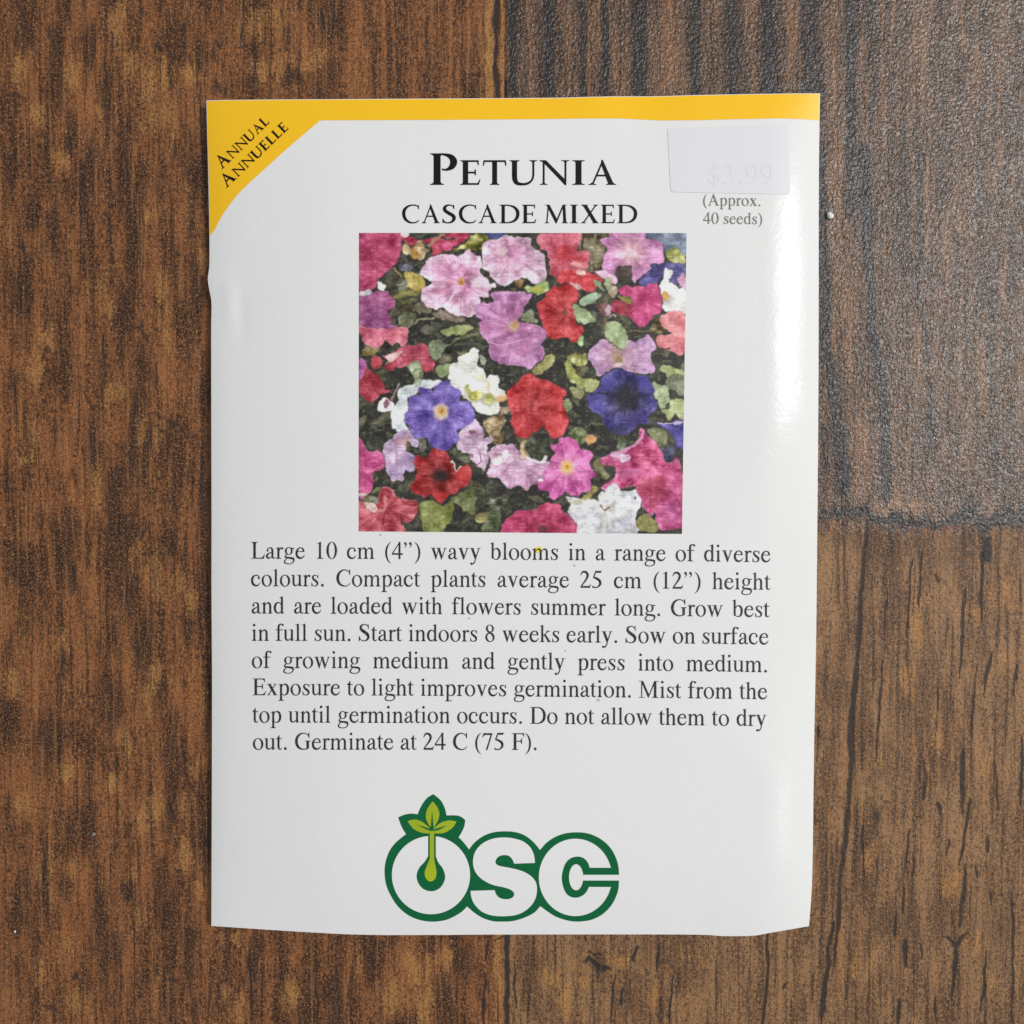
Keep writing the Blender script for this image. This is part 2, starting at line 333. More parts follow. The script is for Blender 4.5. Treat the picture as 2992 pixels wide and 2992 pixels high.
def wood_material():
    t = NT('wood_print_sheet')
    a = t.node('ShaderNodeAttribute', attribute_name='marks'); s = t.node('ShaderNodeSeparateColor', {0: a.outputs['Color']})
    crack, ochre, band, brown = s.outputs[0], s.outputs[1], s.outputs[2], a.outputs['Alpha']
    a2 = t.node('ShaderNodeAttribute', attribute_name='planks'); s2 = t.node('ShaderNodeSeparateColor', {0: a2.outputs['Color']})
    plank, pale = s2.outputs[0], s2.outputs[1]
    fibre = t.noise(t.scaled((2700, 1500, 1)), 1.0, 3.0, 0.65, 0.25)
    speck = t.noise(t.scaled((3300, 2700, 1)), 1.0, 1.0, 0.5)
    streak = t.noise(t.scaled((520, 60, 1)), 1.0, 4.0, 0.6, 0.5)
    thread = t.noise(t.scaled((1500, 70, 1)), 1.0, 3.0, 0.6, 0.6)
    ragged = t.noise(t.scaled((900, 150, 1)), 1.0, 4.0, 0.7, 0.8)
    cloud = t.noise(t.scaled((150, 80, 1)), 1.0, 4.0, 0.6, 0.6)
    tone = t.math('ADD', t.math('MULTIPLY', streak, 0.55), t.math('MULTIPLY', cloud, 0.55))
    tone = t.math('ADD', tone, t.math('ADD', t.math('MULTIPLY', t.math('SUBTRACT', ragged, 0.5), 0.45), t.math('MULTIPLY', t.math('SUBTRACT', fibre, 0.5), 0.45)))
    base = t.mix(t.ramp(tone, 0.38, 0.72), lin(60, 34, 20), lin(152, 95, 54))
    base = t.mix(t.math('MULTIPLY', t.ramp(cloud, 0.52, 0.70), 0.3), base, lin(136, 86, 54))
    pl = t.mix(t.ramp(tone, 0.42, 0.68), lin(96, 69, 48), lin(150, 113, 78))
    gp = t.mix(t.ramp(tone, 0.42, 0.66), lin(42, 34, 29), lin(98, 72, 54))
    base = t.mix(pale, base, pl)
    base = t.mix(plank, base, gp)
    br = t.math('MULTIPLY', t.ramp(t.math('ADD', brown, t.math('ADD', t.math('MULTIPLY', t.math('SUBTRACT', ragged, 0.5), 2.0), t.math('MULTIPLY', t.math('SUBTRACT', fibre, 0.5), 0.9))), 0.2, 0.95), t.math('SUBTRACT', 0.9, t.math('MULTIPLY', pale, 0.4)))
    base = t.mix(br, base, lin(48, 29, 20))
    oc = t.ramp(t.math('SUBTRACT', t.math('ADD', ochre, t.math('MULTIPLY', t.math('SUBTRACT', speck, 0.5), 1.2)), t.math('MULTIPLY', t.math('SUBTRACT', ragged, 0.5), 2.4)), 0.22, 1.05)
    ocol = t.mix(plank, t.mix(t.ramp(streak, 0.4, 0.65), lin(168, 118, 68), lin(180, 132, 70)), lin(140, 98, 66))
    base = t.mix(t.math('MULTIPLY', oc, 0.85), base, ocol)
    # thread-like light and dark flecks of the felted surface
    base = t.mix(t.math('MULTIPLY', t.ramp(fibre, 0.51, 0.70), 0.5), base, t.mix(0.55, lin(186, 132, 86), base))
    base = t.mix(t.math('MULTIPLY', t.ramp(fibre, 0.48, 0.30), 0.55), base, lin(34, 22, 17))
    base = t.mix(t.math('MULTIPLY', t.ramp(speck, 0.45, 0.22), 0.6), base, lin(30, 20, 16))
    base = t.mix(t.math('MULTIPLY', t.ramp(thread, 0.49, 0.32), 0.75), base, lin(40, 25, 18))
    base = t.mix(t.math('MULTIPLY', t.ramp(thread, 0.54, 0.68), 0.35), base, lin(176, 122, 74))
    base = t.mix(t.math('MULTIPLY', t.ramp(speck, 0.60, 0.78), 0.5), base, lin(200, 150, 104))
    grit = t.noise(t.scaled((5600, 4200, 1)), 1.0, 1.0, 0.5)
    base = t.mix(t.math('MULTIPLY', t.ramp(grit, 0.55, 0.70), 0.38), base, lin(196, 152, 112))
    base = t.mix(t.math('MULTIPLY', t.ramp(grit, 0.45, 0.30), 0.5), base, lin(32, 23, 19))
    bd = t.ramp(t.math('ADD', band, t.math('ADD', t.math('MULTIPLY', t.math('SUBTRACT', speck, 0.5), 1.1), t.math('MULTIPLY', t.math('SUBTRACT', ragged, 0.5), 1.3))), 0.12, 0.8)
    base = t.mix(t.math('MULTIPLY', bd, 0.9), base, lin(36, 33, 32))
    ck = t.ramp(t.math('ADD', crack, t.math('ADD', t.math('MULTIPLY', t.math('SUBTRACT', speck, 0.5), 0.7), t.math('MULTIPLY', t.math('SUBTRACT', ragged, 0.5), 1.5))), 0.15, 1.0)
    base = t.mix(t.math('MULTIPLY', ck, t.math('ADD', 0.76, t.math('MULTIPLY', t.math('MAXIMUM', t.math('MAXIMUM', plank, pale), t.ramp(crack, 0.88, 0.99)), 0.14))), base, lin(38, 34, 33))
    pebble = t.noise(t.scaled((2500, 1900, 1)), 1.0, 2.0, 0.55, 0.3)
    h = t.math('ADD', t.math('MULTIPLY', pebble, t.math('ADD', t.math('MULTIPLY', plank, 1.0), 0.55)), t.math('MULTIPLY', fibre, 0.35))
    lump = t.noise(t.scaled((620, 420, 1)), 1.0, 3.0, 0.6, 0.8)
    h = t.math('ADD', h, t.math('MULTIPLY', lump, t.math('MULTIPLY', plank, 0.9)))
    h = t.math('SUBTRACT', h, t.math('MULTIPLY', ck, 0.35))
    b = t.node('ShaderNodeBump', {'Strength': 0.6, 'Distance': 0.00026, 'Height': h})
    r = t.math('ADD', t.math('MULTIPLY', pebble, 0.2), t.math('SUBTRACT', 0.42, t.math('MULTIPLY', plank, 0.15)))
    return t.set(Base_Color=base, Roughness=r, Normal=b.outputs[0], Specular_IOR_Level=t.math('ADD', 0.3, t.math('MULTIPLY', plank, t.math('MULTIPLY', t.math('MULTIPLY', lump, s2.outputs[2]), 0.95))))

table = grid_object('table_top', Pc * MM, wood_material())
color_attribute(table, 'marks', np.stack([crack, ochre, band, brown], -1))
color_attribute(table, 'planks', np.stack([plank, light, sheen_weight, 0 * plank + 1], -1))
tag(table, kind='structure')
# ------------------------------------------------------------------ seed packet: outline and relief
TOP = np.array([(603, 294), (640, 292.5), (760, 291), (934, 290), (1098, 289), (1580, 286), (1700, 283.5), (1803, 281.5), (1906, 281.5), (2046, 277.5), (2278, 273.5), (2396, 272.8)])
BOT = np.array([(617.5, 2705.5), (700, 2711), (900, 2723.8), (1071, 2731.5), (1298, 2731.7), (1469, 2730.6), (2000, 2730.6), (2110, 2735), (2200, 2734), (2246, 2726.5), (2363.6, 2706)])
LEFT = np.array([(603, 294), (605.5, 400), (608.5, 517), (611.8, 688), (611.5, 776), (607, 815), (612, 850), (618, 890), (617, 1000), (618, 1469), (618, 1743), (619.5, 2000), (618.5, 2465), (617.5, 2705.5)])
RIGHT = np.array([(2396, 272.8), (2394, 400), (2392.5, 560), (2391.5, 1120), (2388.5, 1500), (2385.5, 1809), (2383, 1963), (2379, 2156), (2374.5, 2503), (2371, 2611), (2363.6, 2706)])

def edge_fn(P, axis):
    P = catmull(P, 6)
    a = P[:, axis]; b = P[:, 1 - axis]
    return lambda t: np.interp(t, a, b)
top_y, bot_y = edge_fn(TOP, 0), edge_fn(BOT, 0)
left_x, right_x = edge_fn(LEFT, 1), edge_fn(RIGHT, 1)

def soft(x):
    return np.sin(np.clip(x, 0, 1) * math.pi / 2)

def bow(x):
    x = np.clip(x, 0, 1)
    return 1 - (1 - x) ** 2

def relief(px, py):
    """height of the packet's front in mm, and (lift of its edge, bulge)"""
    px = np.asarray(px, float); py = np.asarray(py, float)
    u = np.clip((px - left_x(py)) / (right_x(py) - left_x(py)), 0, 1)
    v = np.clip((py - top_y(px)) / (bot_y(px) - top_y(px)), 0, 1)
    lift = 2.0 * (1 - u) + 0.75 * u - 0.35 * v * (1 - 0.5 * u) + 0.1
    curl = 0.088 + 0.12 * smooth((v - 0.38) / 0.2) * (1 - smooth((v - 0.70) / 0.14))
    bulge = soft(u / 0.26) ** 0.9 * bow((1 - u) / curl) * soft(v / 0.16 + 0.25) * soft((1 - v) / 0.14 + 0.3)
    z = lift + 1.4 * bulge - 0.45 * np.exp(-u / 0.03)
    z = z - 0.30 * np.exp(-((px - 1880) / 95.0) ** 2) * np.exp(-np.maximum(py - 280, 0) / 130.0)
    z = z + 0.12 * np.exp(-((px - 1720) / 95.0) ** 2) * np.exp(-np.maximum(py - 280, 0) / 160.0)
    z = z + 0.12 * np.exp(-((px - 668) / 22.0) ** 2 - ((py - 880) / 60.0) ** 2) - 0.10 * np.exp(-((px - 708) / 20.0) ** 2 - ((py - 925) / 65.0) ** 2)
    z = z + 0.17 * (value_noise(px / 330.0 + 7, py / 420.0 + 3, 5) - 0.5) + 0.05 * (value_noise(px / 120.0, py / 170.0, 6) - 0.5) + 0.03 * smooth((u - .8) / .15) * (value_noise(px / 70.0, py / 130.0, 8) - 0.5)
    return z, lift, bulge

def drape(px, py, up):
    z, _, _ = relief(px, py)
    return ray_point(px, py, z + up) * MM

def coons(nu, nv):
    u = np.linspace(0, 1, nu); v = np.linspace(0, 1, nv)
    # denser rows near the edges, where the paper curls
    u = u - 0.55 * np.sin(2 * math.pi * u) / (2 * math.pi); v = v - 0.4 * np.sin(2 * math.pi * v) / (2 * math.pi)
    xt = 603 + u * (2396 - 603); xb = 617.5 + u * (2363.6 - 617.5)
    yl = 294 + v * (2705.5 - 294); yr = 272.8 + v * (2706 - 272.8)
    T = np.stack([xt, top_y(xt)], -1)[None]; B = np.stack([xb, bot_y(xb)], -1)[None]
    L = np.stack([left_x(yl), yl], -1)[:, None]; R = np.stack([right_x(yr), yr], -1)[:, None]
    U = u[None, :, None]; V = v[:, None, None]
    bil = (1 - U) * (1 - V) * np.array([603, 294]) + U * (1 - V) * np.array([2396, 272.8]) + (1 - U) * V * np.array([617.5, 2705.5]) + U * V * np.array([2363.6, 2706])
    return (1 - V) * T + V * B + (1 - U) * L + U * R - bil

def paper_material(name, color, rough=0.21, bump=0.26):
    t = NT(name)
    f = t.noise(t.scaled((1, 1, 1)), 1400.0, 3.0, 0.6)
    g = t.noise(t.scaled((1, 1, 1)), 260.0, 2.0, 0.5)
    b = t.node('ShaderNodeBump', {'Strength': bump, 'Distance': 0.0001, 'Height': t.math('ADD', f, t.math('MULTIPLY', g, 1.2))})
    c = t.mix(t.math('MULTIPLY', g, 0.05), color, tuple(x * 0.9 for x in color))
    return t.set(Base_Color=c, Roughness=rough, Normal=b.outputs[0], Specular_IOR_Level=0.17)

def ink_material(name, color, rough=0.38, wear=0.0, bump=0.08, paper=(0.75, 0.75, 0.73), gloss=0.5):
    t = NT(name)
    f = t.noise(t.scaled((1, 1, 1)), 3800.0, 2.0, 0.6)
    g = t.noise(t.scaled((1, 1, 1)), 260.0, 2.0, 0.5)
    c = t.mix(t.math('MULTIPLY', t.ramp(f, 0.45, 0.75), wear), color, paper)
    b = t.node('ShaderNodeBump', {'Strength': bump, 'Distance': 0.0001, 'Height': g})
    return t.set(Base_Color=c, Roughness=rough, Normal=b.outputs[0], Specular_IOR_Level=gloss)

M_paper = paper_material('glossy_white_paper', (0.81, 0.81, 0.805))
M_yellow = ink_material('yellow_print', lin(252, 197, 24), 0.34, 0.0)
M_black = ink_material('black_print', lin(22, 18, 19), 0.45, 0.0, gloss=0.2)
M_text = ink_material('black_text_print', lin(42, 35, 34), 0.5, 0.1, gloss=0.25)
M_grey = ink_material('faded_text_print', lin(104, 104, 100), 0.4, 0.2)
M_green = ink_material('green_print', lin(4, 96, 54), 0.4, 0.1, gloss=0.25, paper=lin(60, 150, 110))
M_white = paper_material('unprinted_paper', (0.81, 0.81, 0.805))
M_sticker = paper_material('price_sticker_paper', (0.765, 0.755, 0.78), 0.5, 0.05)
M_faint = ink_material('faded_price_print', (0.725, 0.714, 0.74), 0.5, 0.4, paper=(0.765, 0.755, 0.78))
M_spot = ink_material('highlighter_ink', lin(236, 222, 10), 0.4, 0.15)
M_dirt = ink_material('dirt_speck', lin(188, 182, 176), 0.7, 0.3)

def sprout_material():
    t = NT('yellow_green_print')
    v = t.scaled((1, 1, 1))
    h = t.node('ShaderNodeTexVoronoi', {'Vector': v, 'Scale': 3600.0, 'Randomness': 0.0})
    k = t.ramp(h.outputs['Distance'], 0.32, 0.55)
    return t.set(Base_Color=t.mix(t.math('MULTIPLY', k, 0.45), lin(186, 196, 20), lin(104, 146, 30)), Roughness=0.42)
M_sprout = sprout_material()

packet = bpy.data.objects.new('seed_packet', None)
COL.objects.link(packet)
packet.empty_display_size = 0.01
tag(packet, 'white glossy seed packet with yellow top band and petunia photo, lying on dark wood', 'seed packet')

# envelope: front sheet, back sheet and folded rim as one closed skin
NU, NV = 190, 240
Q = coons(NU, NV)
z, lift, bulge = relief(Q[..., 0], Q[..., 1])
F = ray_point(Q[..., 0], Q[..., 1], z) * MM
zb = (lift - 0.75) * (1 - bulge) ** 1.6 + 0.02
Bk = F.copy(); Bk[..., 2] = np.minimum(zb, z - 0.25) * MM
verts = np.concatenate([F.reshape(-1, 3), Bk.reshape(-1, 3)])
ix = np.arange(NU * NV).reshape(NV, NU); N0 = NU * NV
faces = []
for j in range(NV - 1):
    for i in range(NU - 1):
        a, b, c, d = ix[j + 1, i], ix[j + 1, i + 1], ix[j, i + 1], ix[j, i]
        faces.append((a, b, c, d)); faces.append((d + N0, c + N0, b + N0, a + N0))
ring = list(ix[0, :]) + list(ix[1:, -1]) + list(ix[-1, -2::-1]) + list(ix[-2:0:-1, 0])
for k in range(len(ring)):
    a, b = ring[k], ring[(k + 1) % len(ring)]
    faces.append((a, b, b + N0, a + N0))
env = mesh_object('envelope', verts, faces, M_paper, packet)
env.data.update()
# hard fold along the rim
sharp = env.data.attributes.new('sharp_edge', 'BOOLEAN', 'EDGE')
rs = set()
for k in range(len(ring)):
    a, b = int(ring[k]), int(ring[(k + 1) % len(ring)])
    rs.add((min(a, b), max(a, b))); rs.add((min(a, b) + N0, max(a, b) + N0))
ev = np.zeros(len(env.data.edges) * 2, np.int32); env.data.edges.foreach_get('vertices', ev)
ev = ev.reshape(-1, 2)
sharp.data.foreach_set('value', np.array([(min(a, b), max(a, b)) in rs for a, b in ev.tolist()], bool))

# ------------------------------------------------------------------ flat print: union of polygons, draped on the packet
def ccw(p):
    p = np.asarray(p, float)
    a = np.sum(p[:, 0] * np.roll(p[:, 1], -1) - np.roll(p[:, 0], -1) * p[:, 1])
    return p if a > 0 else p[::-1]

def union(polys, cut=None):
    """triangles covering the union of simple polygons; cut = spacing of extra grid lines so the sheet can bend"""
    vs_, fs, es = [], [], []
    for p in polys:
        p = ccw(p)
        # drop repeated points
        keep = [q for k, q in enumerate(p) if np.hypot(*(q - p[k - 1])) > 1e-6]
        if len(keep) < 3: continue
        fs.append(list(range(len(vs_), len(vs_) + len(keep))))
        vs_ += [Vector((float(q[0]), float(q[1]))) for q in keep]
    if cut:
        A = np.array([(v.x, v.y) for v in vs_]); lo, hi = A.min(0) - 1, A.max(0) + 1
        for x in np.arange(lo[0] + cut * .37, hi[0], cut):
            es.append((len(vs_), len(vs_) + 1)); vs_ += [Vector((x, lo[1])), Vector((x, hi[1]))]
        for y in np.arange(lo[1] + cut * .41, hi[1], cut):
            es.append((len(vs_), len(vs_) + 1)); vs_ += [Vector((lo[0], y)), Vector((hi[0], y))]
    ov, oe, of, _, _, oid = delaunay_2d_cdt(vs_, es, fs, 0, 1e-5, True)
    f = [t for t, i in zip(of, oid) if len(i)]
    used = sorted({k for t in f for k in t}); re = {k: n for n, k in enumerate(used)}
    return np.array([(ov[k].x, ov[k].y) for k in used]), [tuple(re[k] for k in t) for t in f]

def face_up(V, f):
    """photograph pixels run downwards: make every triangle look up"""
    out = []
    for t in f:
        a, b, c = V[t[0]], V[t[1]], V[t[2]]
        s = (b[0] - a[0]) * (c[1] - a[1]) - (b[1] - a[1]) * (c[0] - a[0])
        out.append(t if s < 0 else t[::-1])
    return out

def printed(name, polys, mat, parent, up, cut=30.0, wall=0.0):
    V, f = union(polys, cut)
    f = face_up(V, f)
    P = drape(V[:, 0], V[:, 1], up)
    faces = list(f); verts = P
    if wall:
        cnt = {}
        for t in f:
            for k in range(3):
                e = (t[k], t[(k + 1) % 3]); cnt[e] = 1
        rim = [e for e in cnt if (e[1], e[0]) not in cnt]
        low = drape(V[:, 0], V[:, 1], up - wall)
        n = len(V); verts = np.concatenate([P, low])
        faces += [(b, a, a + n, b + n) for a, b in rim]
    return mesh_object(name, verts, faces, mat, parent, shade_smooth=not wall)

# yellow band along the top with its curved left corner
ys = []
EPS = 1.5
band_low = catmull([(613.2, 690), (629, 667), (647, 633), (678, 589), (704, 558), (751, 514), (787, 481), (839, 434), (890, 390), (934, 352.5)], 6)
band_right = [(945, 351.3), (1100, 351), (1300, 350), (1580, 348), (1700, 346.2), (1803, 346), (1870, 349), (1930, 352), (2046, 351), (2160, 348), (2278, 345.7), (2340, 348), (2393.6, 352)]
xs = np.linspace(2394.5, 606, 60)
topline = [(x, float(top_y(x)) + EPS) for x in xs]
topline[-1] = (605.6, 296)
leftline = [(float(left_x(y)) + EPS, y) for y in np.linspace(300, 686, 30)]
band = printed('header_band', [list(band_low) + band_right + topline + leftline], M_yellow, packet, 0.03, 18.0)
# ------------------------------------------------------------------ lettering drawn by hand: old-style serif text face and book capitals
def stroke(pts, n=7, cap=False):
    """broad-nib stroke along a smooth path: list of (x, y, width) -> quads"""
    C = catmull(pts, n)
    d = np.gradient(C[:, :2], axis=0)
    d /= np.maximum(np.hypot(d[:, 0], d[:, 1]), 1e-9)[:, None]
    nrm = np.stack([-d[:, 1], d[:, 0]], -1) * np.abs(C[:, 2:3]) / 2
    A, B = C[:, :2] + nrm, C[:, :2] - nrm
    out = []
    for k in range(len(C) - 1):
        q = np.array([A[k], A[k + 1], B[k + 1], B[k]])
        # a quad that folds over itself on the inside of a tight bend: use its hull of three points
        s = [np.cross(np.append(q[(j + 1) % 4] - q[j], 0), np.append(q[(j + 2) % 4] - q[(j + 1) % 4], 0))[2] for j in range(4)]
        if all(x > 0 for x in s) or all(x < 0 for x in s): out.append(q)
        else:
            out.append(np.array([A[k], A[k + 1], B[k]])); out.append(np.array([A[k + 1], B[k + 1], B[k]]))
    if cap:
        out.append(disc(C[-1, 0], C[-1, 1], C[-1, 2] / 2)); out.append(disc(C[0, 0], C[0, 1], C[0, 2] / 2))
    return out
def disc(x, y, r, n=14):
    a = np.linspace(0, 2 * math.pi, n, endpoint=False)
    return np.stack([x + r * np.cos(a), y + r * np.sin(a)], -1)
def ring(o, i, rot=0.0, n=36):
    a = np.linspace(0, 2 * math.pi, n + 1)
    O = np.stack([o[0] + o[2] * np.cos(a), o[1] + o[3] * np.sin(a)], -1)
    c, s = math.cos(rot), math.sin(rot)
    ex, ey = i[2] * np.cos(a), i[3] * np.sin(a)
    I = np.stack([i[0] + ex * c - ey * s, i[1] + ex * s + ey * c], -1)
    return [np.array([O[k], O[k + 1], I[k + 1], I[k]]) for k in range(n)]
def box(x0, y0, x1, y1): return [(x0, y0), (x1, y0), (x1, y1), (x0, y1)]
def foot(x, w, y=0, l=55, r=55, up=1):
    return [(x - l, y), (x + w + r, y), (x + w + r, y + 19 * up), (x + w + 20, y + 32 * up), (x + w, y + 72 * up), (x, y + 72 * up), (x - 20, y + 32 * up), (x - l, y + 19 * up)]
def flag(x, w, h): return [(x - 64, h - 66), (x - 62, h - 47), (x + w - 6, h), (x + w, h), (x + w, h - 110), (x, h - 110), (x, h - 80), (x - 20, h - 60)]

